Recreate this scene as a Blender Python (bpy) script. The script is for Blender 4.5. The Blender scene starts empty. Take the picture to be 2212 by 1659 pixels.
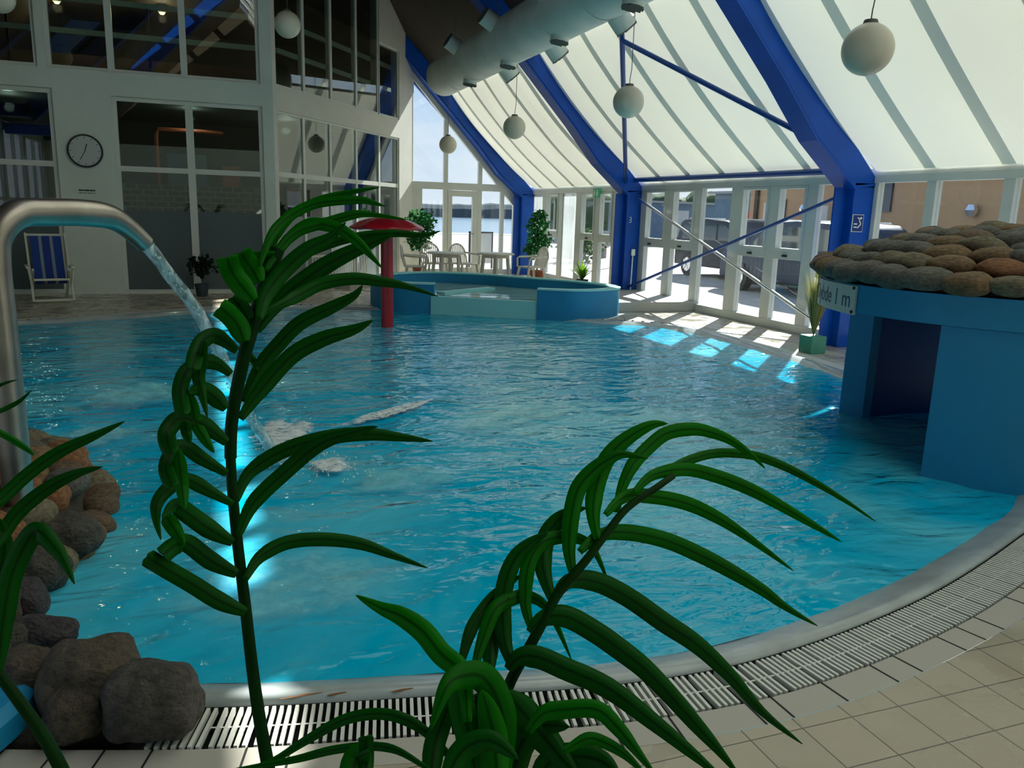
import bpy, bmesh, math, random
from mathutils import Vector, Matrix, noise
random.seed(7)
sc = bpy.context.scene
COL = sc.collection
R = math.radians
# ------------------------------------------------------------------ camera
FPX, CX, CY, EYE = 1730.0, 1106.0, 829.5, Vector((0, 0, 1.6))
_p, _h, _r = R(12.0), R(20.2), 0.03
FWD = Vector((math.sin(_h)*math.cos(_p), math.cos(_h)*math.cos(_p), -math.sin(_p)))
_rt = Vector((math.cos(_h), -math.sin(_h), 0)); _up = _rt.cross(FWD)
RT = math.cos(_r)*_rt + math.sin(_r)*_up
UP = -math.sin(_r)*_rt + math.cos(_r)*_up
cam = bpy.data.cameras.new('camera'); camo = bpy.data.objects.new('camera', cam); COL.objects.link(camo)
cam.sensor_width = 36; cam.lens = FPX/2212*36; cam.clip_end = 3000
camo.matrix_world = Matrix((( RT.x, UP.x, -FWD.x, 0), (RT.y, UP.y, -FWD.y, 0), (RT.z, UP.z, -FWD.z, 1.6), (0, 0, 0, 1)))
sc.camera = camo
def at(x, y, depth):
    """a point of the room seen at pixel x, y, so many metres in front of the lens"""
    return EYE + (FWD + RT*((x-CX)/FPX) - UP*((y-CY)/FPX))*depth
# ------------------------------------------------------------------ materials
MATS = {}
def mat(name, col, rough=0.5, metal=0.0, var=0.0, vscale=8.0, bump=0.0, bscale=60.0, col2=None, spec=0.5, coat=0.0, emit=None, estr=0.0, stretch=None):
    m = bpy.data.materials.new(name); m.use_nodes = True; MATS[name] = m
    nt = m.node_tree; b = nt.nodes['Principled BSDF']
    b.inputs['Base Color'].default_value = (*col, 1); b.inputs['Roughness'].default_value = rough
    b.inputs['Metallic'].default_value = metal; b.inputs['Specular IOR Level'].default_value = spec
    b.inputs['Coat Weight'].default_value = coat
    if emit: b.inputs['Emission Color'].default_value = (*emit, 1); b.inputs['Emission Strength'].default_value = estr
    tc = nt.nodes.new('ShaderNodeTexCoord'); src = tc.outputs['Object']
    if stretch:
        mp = nt.nodes.new('ShaderNodeMapping'); mp.inputs['Scale'].default_value = stretch
        nt.links.new(src, mp.inputs[0]); src = mp.outputs[0]
    if var > 0 or col2:
        n = nt.nodes.new('ShaderNodeTexNoise'); n.inputs['Scale'].default_value = vscale; n.inputs['Detail'].default_value = 5
        nt.links.new(src, n.inputs['Vector'])
        cr = nt.nodes.new('ShaderNodeValToRGB')
        c2 = col2 if col2 else tuple(max(0, c*(1-var)) for c in col)
        c1 = col if col2 else tuple(min(1, c*(1+var*.6)) for c in col)
        cr.color_ramp.elements[0].position = .34; cr.color_ramp.elements[1].position = .66
        cr.color_ramp.elements[0].color = (*c2, 1); cr.color_ramp.elements[1].color = (*c1, 1)
        nt.links.new(n.outputs['Fac'], cr.inputs[0]); nt.links.new(cr.outputs[0], b.inputs['Base Color'])
    if bump > 0:
        n2 = nt.nodes.new('ShaderNodeTexNoise'); n2.inputs['Scale'].default_value = bscale; n2.inputs['Detail'].default_value = 4
        nt.links.new(src, n2.inputs['Vector'])
        bp = nt.nodes.new('ShaderNodeBump'); bp.inputs['Strength'].default_value = bump; bp.inputs['Distance'].default_value = .02
        nt.links.new(n2.outputs['Fac'], bp.inputs['Height']); nt.links.new(bp.outputs[0], b.inputs['Normal'])
    return m
mat('white_wall', (.70, .76, .69), .7, var=.05, vscale=1.5, bump=.05)
mat('white_frame', (.70, .72, .66), .4, var=.04, vscale=4)
mat('bay_wall', (.70, .69, .61), .6, var=.04, vscale=2)
mat('blue_steel', (.001, .075, .44), .42, var=.15, vscale=2, spec=.3)
mat('blue_tube', (.002, .055, .27), .3)
mat('steel', (.34, .31, .27), .34, metal=1, var=.2, vscale=6)
mat('duct_white', (.76, .81, .74), .5, var=.08, vscale=2)
mat('grille_dark', (.02, .02, .02), .5)
mat('louvre', (.09, .10, .08), .5)
mat('globe_white', (.72, .68, .55), .35, var=.03, vscale=2)
mat('cord', (.12, .12, .1), .6)
mat('red_plastic', (.42, .008, .02), .35, var=.2, vscale=5, bump=.15, bscale=9, coat=.3)
mat('pool_blue', (.006, .25, .50), .5, var=.05, vscale=1.2)
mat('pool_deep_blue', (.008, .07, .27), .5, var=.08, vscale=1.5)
mat('basin', (.03, .40, .56), .6)
mat('kid_basin', (.32, .78, .80), .5)
mat('rim_grey', (.42, .48, .49), .22, var=.15, vscale=5, coat=.3)
mat('slat', (.80, .82, .76), .4)
mat('channel', (.012, .015, .014), .8)
mat('wood_ceiling', (.075, .055, .028), .7, col2=(.045, .034, .018), vscale=6, stretch=(.4, 3, 3), bump=.1)
mat('chair_white', (.72, .70, .62), .4)
mat('bar_white', (.88, .86, .78), .35)
mat('wood_white', (.66, .66, .55), .5)
mat('terracotta', (.28, .07, .03), .7, var=.2)
mat('pot_dark', (.02, .04, .045), .5)
mat('pot_green', (.06, .30, .19), .45, var=.1)
mat('bark', (.06, .045, .03), .8, var=.3)
mat('soil', (.03, .02, .015), .95, bump=.4)
mat('black', (.015, .015, .015), .4)
mat('clock_face', (.55, .58, .56), .4)
mat('brick', (.36, .17, .09), .8, spec=.1)
mat('shed_blue', (.10, .17, .24), .7, var=.1, vscale=3)
mat('roof_grey', (.30, .31, .31), .8)
mat('paving', (.40, .365, .32), .85, var=.06, vscale=.6, bump=.1)
mat('wall_light', (.5, .5, .47), .8)
mat('sea', (.16, .27, .36), .15, bump=.4, bscale=2)
mat('grass_out', (.13, .17, .05), .9, var=.3, vscale=2)
mat('car_dark', (.010, .016, .026), .35, spec=.25)
mat('car_blue', (.010, .026, .055), .35, spec=.25)
mat('car_glass', (.02, .035, .045), .06, coat=.5)
mat('chrome', (.75, .76, .78), .15, metal=1)
mat('tyre', (.02, .02, .02), .8)
mat('lamp_red', (.35, .01, .01), .3)
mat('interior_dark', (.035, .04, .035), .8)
mat('interior_brown', (.05, .032, .018), .8, var=.4, vscale=3)
mat('interior_bar', (.62, .70, .60), .5)
mat('orange_pipe', (.45, .10, .04), .5)
mat('frost_dark', (.085, .12, .125), .45, var=.1, vscale=1)
mat('frost_light', (.22, .27, .27), .4, var=.08, vscale=1)
mat('lamp_warm', (1, .8, .3), .5, emit=(1, .62, .12), estr=14)
mat('sign_white', (.60, .63, .58), .5)
mat('sign_ink', (.05, .12, .22), .6)
mat('sign_green', (.02, .22, .10), .5, emit=(.03, .35, .16), estr=.25)
mat('sign_pale', (.8, .9, .82), .5)
mat('sticker_blue', (.01, .03, .2), .4)
mat('rust', (.25, .10, .02), .9)
mat('step_tile', (.50, .48, .42), .5)
for i, c in enumerate([(.24, .15, .07), (.30, .13, .05), (.15, .145, .12), (.09, .08, .085), (.21, .18, .11), (.17, .11, .065), (.13, .125, .105)]):
    mat('cobble_%d' % i, tuple(q*.85 for q in c), .75, var=.45, vscale=5, bump=.5, bscale=16)
for i, c in enumerate([(.10, .09, .075), (.115, .09, .06), (.075, .065, .07)]):
    mat('boulder_%d' % i, tuple(q*.72 for q in c), .8, var=.5, vscale=4, bump=.9, bscale=9)
mat('mortar', (.05, .045, .035), .95, bump=.5, bscale=20)

def leafmat(name, col, trans=.35, rough=.35, rib=False):
    m = bpy.data.materials.new(name); m.use_nodes = True; MATS[name] = m; nt = m.node_tree
    b = nt.nodes['Principled BSDF']; out = nt.nodes['Material Output']
    b.inputs['Roughness'].default_value = rough+.12; b.inputs['Specular IOR Level'].default_value = .18
    tc = nt.nodes.new('ShaderNodeTexCoord'); n = nt.nodes.new('ShaderNodeTexNoise'); n.inputs['Scale'].default_value = 7
    nt.links.new(tc.outputs['Object'], n.inputs['Vector'])
    cr = nt.nodes.new('ShaderNodeValToRGB'); cr.color_ramp.elements[0].position = .3; cr.color_ramp.elements[1].position = .7
    cr.color_ramp.elements[0].color = (*[c*.7 for c in col], 1); cr.color_ramp.elements[1].color = (*col, 1)
    nt.links.new(n.outputs['Fac'], cr.inputs[0]); csrc = cr.outputs[0]
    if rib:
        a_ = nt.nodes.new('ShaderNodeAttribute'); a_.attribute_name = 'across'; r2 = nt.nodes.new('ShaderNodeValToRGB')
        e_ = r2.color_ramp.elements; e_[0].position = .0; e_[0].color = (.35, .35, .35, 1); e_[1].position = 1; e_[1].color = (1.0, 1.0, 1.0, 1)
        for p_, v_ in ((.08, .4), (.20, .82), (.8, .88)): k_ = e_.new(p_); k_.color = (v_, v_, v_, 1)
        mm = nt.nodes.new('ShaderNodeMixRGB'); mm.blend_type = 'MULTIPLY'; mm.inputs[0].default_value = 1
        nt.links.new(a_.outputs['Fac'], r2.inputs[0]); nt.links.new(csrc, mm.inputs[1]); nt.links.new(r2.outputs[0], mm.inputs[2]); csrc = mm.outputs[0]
    nt.links.new(csrc, b.inputs['Base Color'])
    tl = nt.nodes.new('ShaderNodeBsdfTranslucent'); nt.links.new(csrc, tl.inputs['Color'])
    mx = nt.nodes.new('ShaderNodeMixShader'); mx.inputs[0].default_value = trans
    nt.links.new(b.outputs[0], mx.inputs[1]); nt.links.new(tl.outputs[0], mx.inputs[2]); nt.links.new(mx.outputs[0], out.inputs[0])
    return m
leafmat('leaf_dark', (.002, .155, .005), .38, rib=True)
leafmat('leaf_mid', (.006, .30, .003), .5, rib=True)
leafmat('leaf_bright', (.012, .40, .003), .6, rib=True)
leafmat('leaf_ficus', (.03, .20, .05), .4)
leafmat('leaf_fern', (.16, .32, .03), .5)
leafmat('leaf_black', (.012, .03, .012), .2)
leafmat('grass_pale', (.36, .36, .13), .4)
leafmat('bush_out', (.05, .10, .03), .3, .7)
leafmat('tree_far', (.04, .07, .085), .1, .9)

def schlick(nt, f0, normal=None, power=5):
    lw = nt.nodes.new('ShaderNodeLayerWeight'); lw.inputs['Blend'].default_value = .5
    if normal: nt.links.new(normal, lw.inputs['Normal'])
    pw = nt.nodes.new('ShaderNodeMath'); pw.operation = 'POWER'; pw.inputs[1].default_value = power; nt.links.new(lw.outputs['Facing'], pw.inputs[0])
    ma = nt.nodes.new('ShaderNodeMath'); ma.operation = 'MULTIPLY_ADD'; ma.inputs[1].default_value = 1-f0; ma.inputs[2].default_value = f0
    nt.links.new(pw.outputs[0], ma.inputs[0]); return ma
def glassmat(name, tint=(.93, .96, .94), k=1.0, haze=0.0):
    m = bpy.data.materials.new(name); m.use_nodes = True; MATS[name] = m; nt = m.node_tree
    for n in list(nt.nodes):
        if n.type == 'BSDF_PRINCIPLED': nt.nodes.remove(n)
    out = nt.nodes['Material Output']
    tr = nt.nodes.new('ShaderNodeBsdfTransparent'); tr.inputs[0].default_value = (*tint, 1)
    gl = nt.nodes.new('ShaderNodeBsdfGlossy'); gl.inputs['Roughness'].default_value = .0
    fr = schlick(nt, .04)
    mu = nt.nodes.new('ShaderNodeMath'); mu.operation = 'MULTIPLY'; mu.inputs[1].default_value = k; mu.use_clamp = True
    mx = nt.nodes.new('ShaderNodeMixShader')
    nt.links.new(fr.outputs[0], mu.inputs[0]); nt.links.new(mu.outputs[0], mx.inputs[0])
    src = tr.outputs[0]
    if haze > 0:
        df = nt.nodes.new('ShaderNodeBsdfDiffuse'); df.inputs[0].default_value = (.8, .85, .85, 1)
        tl = nt.nodes.new('ShaderNodeBsdfTranslucent'); tl.inputs[0].default_value = (.8, .85, .85, 1)
        m1 = nt.nodes.new('ShaderNodeMixShader'); nt.links.new(df.outputs[0], m1.inputs[1]); nt.links.new(tl.outputs[0], m1.inputs[2])
        m2 = nt.nodes.new('ShaderNodeMixShader'); nt.links.new(tr.outputs[0], m2.inputs[1]); nt.links.new(m1.outputs[0], m2.inputs[2])
        n = nt.nodes.new('ShaderNodeTexNoise'); n.inputs['Scale'].default_value = 3; tc = nt.nodes.new('ShaderNodeTexCoord')
        mp = nt.nodes.new('ShaderNodeMapping'); mp.inputs['Scale'].default_value = (1, 1, .25)
        nt.links.new(tc.outputs['Object'], mp.inputs[0]); nt.links.new(mp.outputs[0], n.inputs['Vector'])
        mm = nt.nodes.new('ShaderNodeMath'); mm.operation = 'MULTIPLY'; mm.inputs[1].default_value = haze*2
        nt.links.new(n.outputs['Fac'], mm.inputs[0]); nt.links.new(mm.outputs[0], m2.inputs[0]); src = m2.outputs[0]
    nt.links.new(src, mx.inputs[1]); nt.links.new(gl.outputs[0], mx.inputs[2]); nt.links.new(mx.outputs[0], out.inputs[0])
    return m
glassmat('glass_clear', (.90, .94, .96), .75, .006)
glassmat('glass_hazy', (.85, .9, .92), 1.2, .55)
glassmat('glass_dark', (.75, .82, .78), 2.4)
glassmat('glass_roof', (.95, .97, .97), 1.0)

# shade fabric: thin white cloth that lets daylight glow through
m = bpy.data.materials.new('shade_fabric'); m.use_nodes = True; MATS['shade_fabric'] = m; nt = m.node_tree
b = nt.nodes['Principled BSDF']; b.inputs['Base Color'].default_value = (.84, .85, .74, 1); b.inputs['Roughness'].default_value = .8
tl = nt.nodes.new('ShaderNodeBsdfTranslucent'); tl.inputs[0].default_value = (.84, .85, .74, 1)
mx = nt.nodes.new('ShaderNodeMixShader'); mx.inputs[0].default_value = .145
nt.links.new(b.outputs[0], mx.inputs[1]); nt.links.new(tl.outputs[0], mx.inputs[2]); nt.links.new(mx.outputs[0], nt.nodes['Material Output'].inputs[0])

m2_ = m.copy(); m2_.name = 'fill_fabric'; MATS['fill_fabric'] = m2_
[x for x in m2_.node_tree.nodes if x.type == 'MIX_SHADER'][0].inputs[0].default_value = .42  # sheerer copy for the added overhead shades that brighten the hall
# tiles
def tilemat(name, c1, c2, grout, size, rough=.35, off=(0, 0)):
    m = bpy.data.materials.new(name); m.use_nodes = True; MATS[name] = m; nt = m.node_tree; b = nt.nodes['Principled BSDF']
    tc = nt.nodes.new('ShaderNodeTexCoord'); mp = nt.nodes.new('ShaderNodeMapping')
    mp.inputs['Location'].default_value = (off[0], off[1], 0)
    nt.links.new(tc.outputs['Object'], mp.inputs[0])
    br = nt.nodes.new('ShaderNodeTexBrick'); br.offset = 0; br.squash = 1
    br.inputs['Scale'].default_value = 1/size; br.inputs['Brick Width'].default_value = 1; br.inputs['Row Height'].default_value = 1
    br.inputs['Mortar Size'].default_value = .014; br.inputs['Mortar Smooth'].default_value = .3
    br.inputs['Color1'].default_value = (*c1, 1); br.inputs['Color2'].default_value = (*c2, 1); br.inputs['Mortar'].default_value = (*grout, 1)
    nt.links.new(mp.outputs[0], br.inputs['Vector'])
    n = nt.nodes.new('ShaderNodeTexNoise'); n.inputs['Scale'].default_value = 3.2; n.inputs['Detail'].default_value = 6
    nt.links.new(mp.outputs[0], n.inputs['Vector'])
    mc = nt.nodes.new('ShaderNodeMixRGB'); mc.blend_type = 'MULTIPLY'; mc.inputs[0].default_value = .5
    cr = nt.nodes.new('ShaderNodeValToRGB'); cr.color_ramp.elements[0].position = .3; cr.color_ramp.elements[1].position = .7
    cr.color_ramp.elements[0].color = (.66, .64, .58, 1); cr.color_ramp.elements[1].color = (1, 1, 1, 1)
    nt.links.new(n.outputs['Fac'], cr.inputs[0]); nt.links.new(br.outputs['Color'], mc.inputs[1]); nt.links.new(cr.outputs[0], mc.inputs[2])
    nt.links.new(mc.outputs[0], b.inputs['Base Color'])
    rr = nt.nodes.new('ShaderNodeMapRange'); rr.inputs[1].default_value = .42; rr.inputs[2].default_value = .62
    rr.inputs[3].default_value = rough*.35; rr.inputs[4].default_value = rough*1.3
    nt.links.new(n.outputs['Fac'], rr.inputs[0]); nt.links.new(rr.outputs[0], b.inputs['Roughness'])
    bp = nt.nodes.new('ShaderNodeBump'); bp.inputs['Strength'].default_value = .5; bp.inputs['Distance'].default_value = .003; bp.invert = True
    n3 = nt.nodes.new('ShaderNodeTexNoise'); n3.inputs['Scale'].default_value = 45
    nt.links.new(mp.outputs[0], n3.inputs['Vector'])
    bp2 = nt.nodes.new('ShaderNodeBump'); bp2.inputs['Strength'].default_value = .15; bp2.inputs['Distance'].default_value = .004
    nt.links.new(n3.outputs['Fac'], bp2.inputs['Height']); nt.links.new(br.outputs['Fac'], bp.inputs['Height'])
    nt.links.new(bp2.outputs[0], bp.inputs['Normal']); nt.links.new(bp.outputs[0], b.inputs['Normal'])
    return m
tilemat('deck_tile', (.56, .50, .39), (.52, .47, .37), (.17, .155, .125), .2, .38, (-.11, -.03))
tilemat('edge_tile', (.34, .33, .28), (.31, .31, .27), (.30, .29, .25), .6, .35)

# brick wall outside
m = MATS['brick']; nt = m.node_tree; b = nt.nodes['Principled BSDF']
tc = nt.nodes.new('ShaderNodeTexCoord'); mp = nt.nodes.new('ShaderNodeMapping'); mp.inputs['Rotation'].default_value = (R(90), 0, R(90))
nt.links.new(tc.outputs['Object'], mp.inputs[0])
br = nt.nodes.new('ShaderNodeTexBrick'); br.inputs['Scale'].default_value = 4.5
br.inputs['Color1'].default_value = (.66, .27, .10, 1); br.inputs['Color2'].default_value = (.54, .21, .085, 1); br.inputs['Mortar'].default_value = (.42, .27, .16, 1)
br.inputs['Mortar Size'].default_value = .02
nt.links.new(mp.outputs[0], br.inputs['Vector']); nt.links.new(br.outputs['Color'], b.inputs['Base Color'])
# interior tiled half wall
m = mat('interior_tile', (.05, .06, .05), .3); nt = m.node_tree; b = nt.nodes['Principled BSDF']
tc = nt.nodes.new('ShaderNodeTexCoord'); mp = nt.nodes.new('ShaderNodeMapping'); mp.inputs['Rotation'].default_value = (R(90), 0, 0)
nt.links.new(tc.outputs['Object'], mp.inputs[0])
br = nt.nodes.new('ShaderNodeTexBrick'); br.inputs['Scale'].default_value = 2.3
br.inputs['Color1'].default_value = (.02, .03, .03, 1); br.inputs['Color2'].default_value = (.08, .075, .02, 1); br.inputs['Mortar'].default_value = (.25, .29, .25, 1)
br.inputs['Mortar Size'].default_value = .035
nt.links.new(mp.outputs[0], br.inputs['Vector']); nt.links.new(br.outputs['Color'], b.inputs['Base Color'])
# grooves in ceiling boards
m = MATS['wood_ceiling']; nt = m.node_tree; b = nt.nodes['Principled BSDF']
w = nt.nodes.new('ShaderNodeTexWave'); w.bands_direction = 'Y'; w.inputs['Scale'].default_value = 2.2; tc = nt.nodes.new('ShaderNodeTexCoord')
nt.links.new(tc.outputs['Object'], w.inputs['Vector'])

# water: fresnel mirror over a clear tint and a little scatter, real ripples
def watermat(name, body, tint, scat, bumpd=.035, pale=None, rough=.02):
    m = bpy.data.materials.new(name); m.use_nodes = True; MATS[name] = m; nt = m.node_tree
    N = nt.nodes.new; L = nt.links.new
    for n in list(nt.nodes):
        if n.type == 'BSDF_PRINCIPLED': nt.nodes.remove(n)
    out = nt.nodes['Material Output']
    tc = N('ShaderNodeTexCoord')
    mp = N('ShaderNodeMapping'); mp.inputs['Rotation'].default_value = (0, 0, R(25)); mp.inputs['Scale'].default_value = (1, 1.9, 1)
    L(tc.outputs['Object'], mp.inputs[0])
    n1 = N('ShaderNodeTexNoise'); n1.inputs['Scale'].default_value = 2.0; n1.inputs['Detail'].default_value = 2; n1.inputs['Distortion'].default_value = .8
    n2 = N('ShaderNodeTexNoise'); n2.inputs['Scale'].default_value = 6.5; n2.inputs['Detail'].default_value = 2; n2.inputs['Distortion'].default_value = .5
    L(mp.outputs[0], n1.inputs['Vector']); L(mp.outputs[0], n2.inputs['Vector'])
    ad = N('ShaderNodeMath'); ad.operation = 'MULTIPLY_ADD'; ad.inputs[1].default_value = .20
    L(n2.outputs['Fac'], ad.inputs[0]); L(n1.outputs['Fac'], ad.inputs[2])
    bp = N('ShaderNodeBump'); bp.inputs['Strength'].default_value = 1; bp.inputs['Distance'].default_value = bumpd
    L(ad.outputs[0], bp.inputs['Height'])
    bw = N('ShaderNodeBump'); bw.inputs['Strength'].default_value = .9; bw.inputs['Distance'].default_value = bumpd; L(ad.outputs[0], bw.inputs['Height'])
    fr = schlick(nt, .028, bw.outputs[0], 4.5)
    gl = N('ShaderNodeBsdfGlossy'); gl.inputs['Roughness'].default_value = rough; L(bp.outputs[0], gl.inputs['Normal'])
    tr = N('ShaderNodeBsdfTransparent'); tr.inputs[0].default_value = (*tint, 1)
    df = N('ShaderNodeBsdfDiffuse'); L(bp.outputs[0], df.inputs['Normal'])
    if pale:
        n4 = N('ShaderNodeTexNoise'); n4.inputs['Scale'].default_value = .55; n4.inputs['Detail'].default_value = 6; n4.inputs['Distortion'].default_value = 1.2
        L(tc.outputs['Object'], n4.inputs['Vector'])
        cr = N('ShaderNodeValToRGB'); cr.color_ramp.elements[0].position = .44; cr.color_ramp.elements[1].position = .74
        cr.color_ramp.elements[0].color = (*body, 1); cr.color_ramp.elements[1].color = (*pale, 1)
        L(n4.outputs['Fac'], cr.inputs[0]); L(cr.outputs[0], df.inputs[0])
    else: df.inputs[0].default_value = (*body, 1)
    m1 = N('ShaderNodeMixShader'); m1.inputs[0].default_value = scat; L(tr.outputs[0], m1.inputs[1]); L(df.outputs[0], m1.inputs[2])
    m2 = N('ShaderNodeMixShader'); L(fr.outputs[0], m2.inputs[0]); L(m1.outputs[0], m2.inputs[1]); L(gl.outputs[0], m2.inputs[2])
    L(m2.outputs[0], out.inputs[0])
    return m
watermat('pool_water', (.0, .54, .86), (.25, .82, .95), .93, .048, (.20, .78, .94))
watermat('kid_water', (.55, .92, .90), (.7, .95, .97), .85, .008)
def foammat(name, scale, lo, hi, col=(.85, .93, .95)):
    m = bpy.data.materials.new(name); m.use_nodes = True; MATS[name] = m; nt = m.node_tree; N = nt.nodes.new; L = nt.links.new
    b = nt.nodes['Principled BSDF']; b.inputs['Base Color'].default_value = (*col, 1); b.inputs['Roughness'].default_value = .3
    tr = N('ShaderNodeBsdfTransparent'); n = N('ShaderNodeTexNoise'); n.inputs['Scale'].default_value = scale; n.inputs['Detail'].default_value = 8; n.inputs['Roughness'].default_value = .7
    tc = N('ShaderNodeTexCoord'); L(tc.outputs['Object'], n.inputs['Vector'])
    at_ = N('ShaderNodeAttribute'); at_.attribute_name = 'foam_amount'
    mr = N('ShaderNodeMapRange'); mr.inputs[1].default_value = lo; mr.inputs[2].default_value = hi
    mu = N('ShaderNodeMath'); mu.operation = 'MULTIPLY'; mu.use_clamp = True
    ad = N('ShaderNodeMath'); ad.operation = 'ADD'
    sb = N('ShaderNodeMath'); sb.operation = 'MULTIPLY_ADD'; sb.inputs[1].default_value = .5; sb.inputs[2].default_value = -.3
    L(at_.outputs['Fac'], sb.inputs[0]); L(n.outputs['Fac'], ad.inputs[0]); L(sb.outputs[0], ad.inputs[1]); L(ad.outputs[0], mr.inputs[0])
    L(mr.outputs[0], mu.inputs[0]); L(at_.outputs['Fac'], mu.inputs[1])
    mx = N('ShaderNodeMixShader'); L(mu.outputs[0], mx.inputs[0]); L(tr.outputs[0], mx.inputs[1]); L(b.outputs[0], mx.inputs[2])
    L(mx.outputs[0], nt.nodes['Material Output'].inputs[0])
foammat('foam', 17, .52, .72)
foammat('foam_soft', 5, .42, 1.15, (.36, .93, 1.0))
# falling water
m = mat('jet_water', (.75, .85, .88), .08); nt = m.node_tree; b = nt.nodes['Principled BSDF']
tr = nt.nodes.new('ShaderNodeBsdfTransparent'); tr.inputs[0].default_value = (.8, .93, .95, 1)
n = nt.nodes.new('ShaderNodeTexNoise'); n.inputs['Scale'].default_value = 22; n.inputs['Detail'].default_value = 3; tc = nt.nodes.new('ShaderNodeTexCoord')
mp = nt.nodes.new('ShaderNodeMapping'); mp.inputs['Rotation'].default_value = (0, R(45), R(40)); mp.inputs['Scale'].default_value = (1, 1, .25)
nt.links.new(tc.outputs['Object'], mp.inputs[0]); nt.links.new(mp.outputs[0], n.inputs['Vector'])
mr = nt.nodes.new('ShaderNodeMapRange'); mr.inputs[1].default_value = .42; mr.inputs[2].default_value = .68; mr.inputs[3].default_value = .15; mr.inputs[4].default_value = .95
bp = nt.nodes.new('ShaderNodeBump'); bp.inputs['Distance'].default_value = .03; nt.links.new(n.outputs['Fac'], bp.inputs['Height']); nt.links.new(bp.outputs[0], b.inputs['Normal'])
mx = nt.nodes.new('ShaderNodeMixShader'); nt.links.new(n.outputs['Fac'], mr.inputs[0]); nt.links.new(mr.outputs[0], mx.inputs[0])
nt.links.new(tr.outputs[0], mx.inputs[1]); nt.links.new(b.outputs[0], mx.inputs[2]); nt.links.new(mx.outputs[0], nt.nodes['Material Output'].inputs[0])
M = MATS
# ------------------------------------------------------------------ mesh helpers
def root_loc(o):
    v = Vector((0, 0, 0))
    while o: v += o.location; o = o.parent
    return v
class MB:
    def __init__(s): s.v = []; s.f = []
    def add(s, vs, fs):
        k = len(s.v); s.v += [tuple(v) for v in vs]; s.f += [tuple(i+k for i in f) for f in fs]; return s
    def box(s, a, b):
        x0, y0, z0 = a; x1, y1, z1 = b
        return s.add([(x0,y0,z0),(x1,y0,z0),(x1,y1,z0),(x0,y1,z0),(x0,y0,z1),(x1,y0,z1),(x1,y1,z1),(x0,y1,z1)],
                     [(0,3,2,1),(4,5,6,7),(0,1,5,4),(1,2,6,5),(2,3,7,6),(3,0,4,7)])
    def bar(s, p, q, w, h, up=(0, 0, 1)):
        p = Vector(p); q = Vector(q); d = (q-p).normalized(); u = Vector(up)
        if abs(d.dot(u)) > .98: u = Vector((1, 0, 0))
        a = d.cross(u).normalized()*w/2; c = a.cross(d).normalized()*h/2
        vs = [p-a-c, p+a-c, p+a+c, p-a+c, q-a-c, q+a-c, q+a+c, q-a+c]
        return s.add(vs, [(0,1,2,3),(7,6,5,4),(0,4,5,1),(1,5,6,2),(2,6,7,3),(3,7,4,0)])
    def prism(s, poly, vec):
        n = len(poly); vec = Vector(vec); vs = [Vector(p) for p in poly] + [Vector(p)+vec for p in poly]
        return s.add(vs, [tuple(range(n))[::-1], tuple(range(n, 2*n))] + [(i, (i+1) % n, n+(i+1) % n, n+i) for i in range(n)])
    def tube(s, pts, r, n=12, cap=True):
        pts = [Vector(p) for p in pts]; rs = r if isinstance(r, (list, tuple)) else [r]*len(pts)
        k = len(s.v); ref = Vector((0, 0, 1)); prev = None
        for i, p in enumerate(pts):
            d = (pts[min(i+1, len(pts)-1)] - pts[max(i-1, 0)]).normalized()
            if prev is None:
                a = d.cross(ref if abs(d.z) < .95 else Vector((1, 0, 0))).normalized()
            else: a = (prev - d*prev.dot(d)).normalized()
            prev = a; c = d.cross(a)
            for j in range(n):
                t = 2*math.pi*j/n; s.v.append(tuple(p + a*math.cos(t)*rs[i] + c*math.sin(t)*rs[i]))
        for i in range(len(pts)-1):
            for j in range(n):
                s.f.append((k+i*n+j, k+i*n+(j+1) % n, k+(i+1)*n+(j+1) % n, k+(i+1)*n+j))
        if cap: s.f.append(tuple(k+j for j in range(n))[::-1]); s.f.append(tuple(k+(len(pts)-1)*n+j for j in range(n)))
        return s
    def lathe(s, prof, c=(0, 0, 0), n=32):
        k = len(s.v)
        for r, z in prof:
            for j in range(n):
                t = 2*math.pi*j/n; s.v.append((c[0]+r*math.cos(t), c[1]+r*math.sin(t), c[2]+z))
        for i in range(len(prof)-1):
            for j in range(n): s.f.append((k+i*n+j, k+i*n+(j+1) % n, k+(i+1)*n+(j+1) % n, k+(i+1)*n+j))
        return s
    def build(s, name, m, parent=None, smooth=False, bevel=0, local=False):
        me = bpy.data.meshes.new(name)
        off = Vector((0, 0, 0)) if (parent is None or local) else root_loc(parent)
        me.from_pydata([(v[0]-off.x, v[1]-off.y, v[2]-off.z) for v in s.v], [], s.f)
        bm = bmesh.new(); bm.from_mesh(me); bmesh.ops.recalc_face_normals(bm, faces=bm.faces)
        if bevel: bmesh.ops.bevel(bm, geom=[e for e in bm.edges if len(e.link_faces) == 2 and e.calc_face_angle(0) > .5], offset=bevel, segments=2, affect='EDGES', profile=.6)
        bm.to_mesh(me); bm.free()
        if smooth:
            me.polygons.foreach_set('use_smooth', [True]*len(me.polygons))
            if smooth != 'all':
                try: me.set_sharp_from_angle(angle=R(40))
                except Exception: pass
        me.materials.append(M[m]); o = bpy.data.objects.new(name, me); COL.objects.link(o)
        if parent: o.parent = parent
        me.update(); return o
def tag(o, label=None, cat=None, group=None, kind=None):
    if label: o['label'] = label
    if cat: o['category'] = cat
    if group: o['group'] = group
    if kind: o['kind'] = kind
    return o
def thing(name, loc, label, cat, group=None, rz=0, kind=None):
    o = bpy.data.objects.new(name, None); COL.objects.link(o); o.location = loc; o.rotation_euler = (0, 0, rz); o.empty_display_size = .1
    return tag(o, label, cat, group, kind)
def struct(o): o['kind'] = 'structure'; return o
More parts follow.
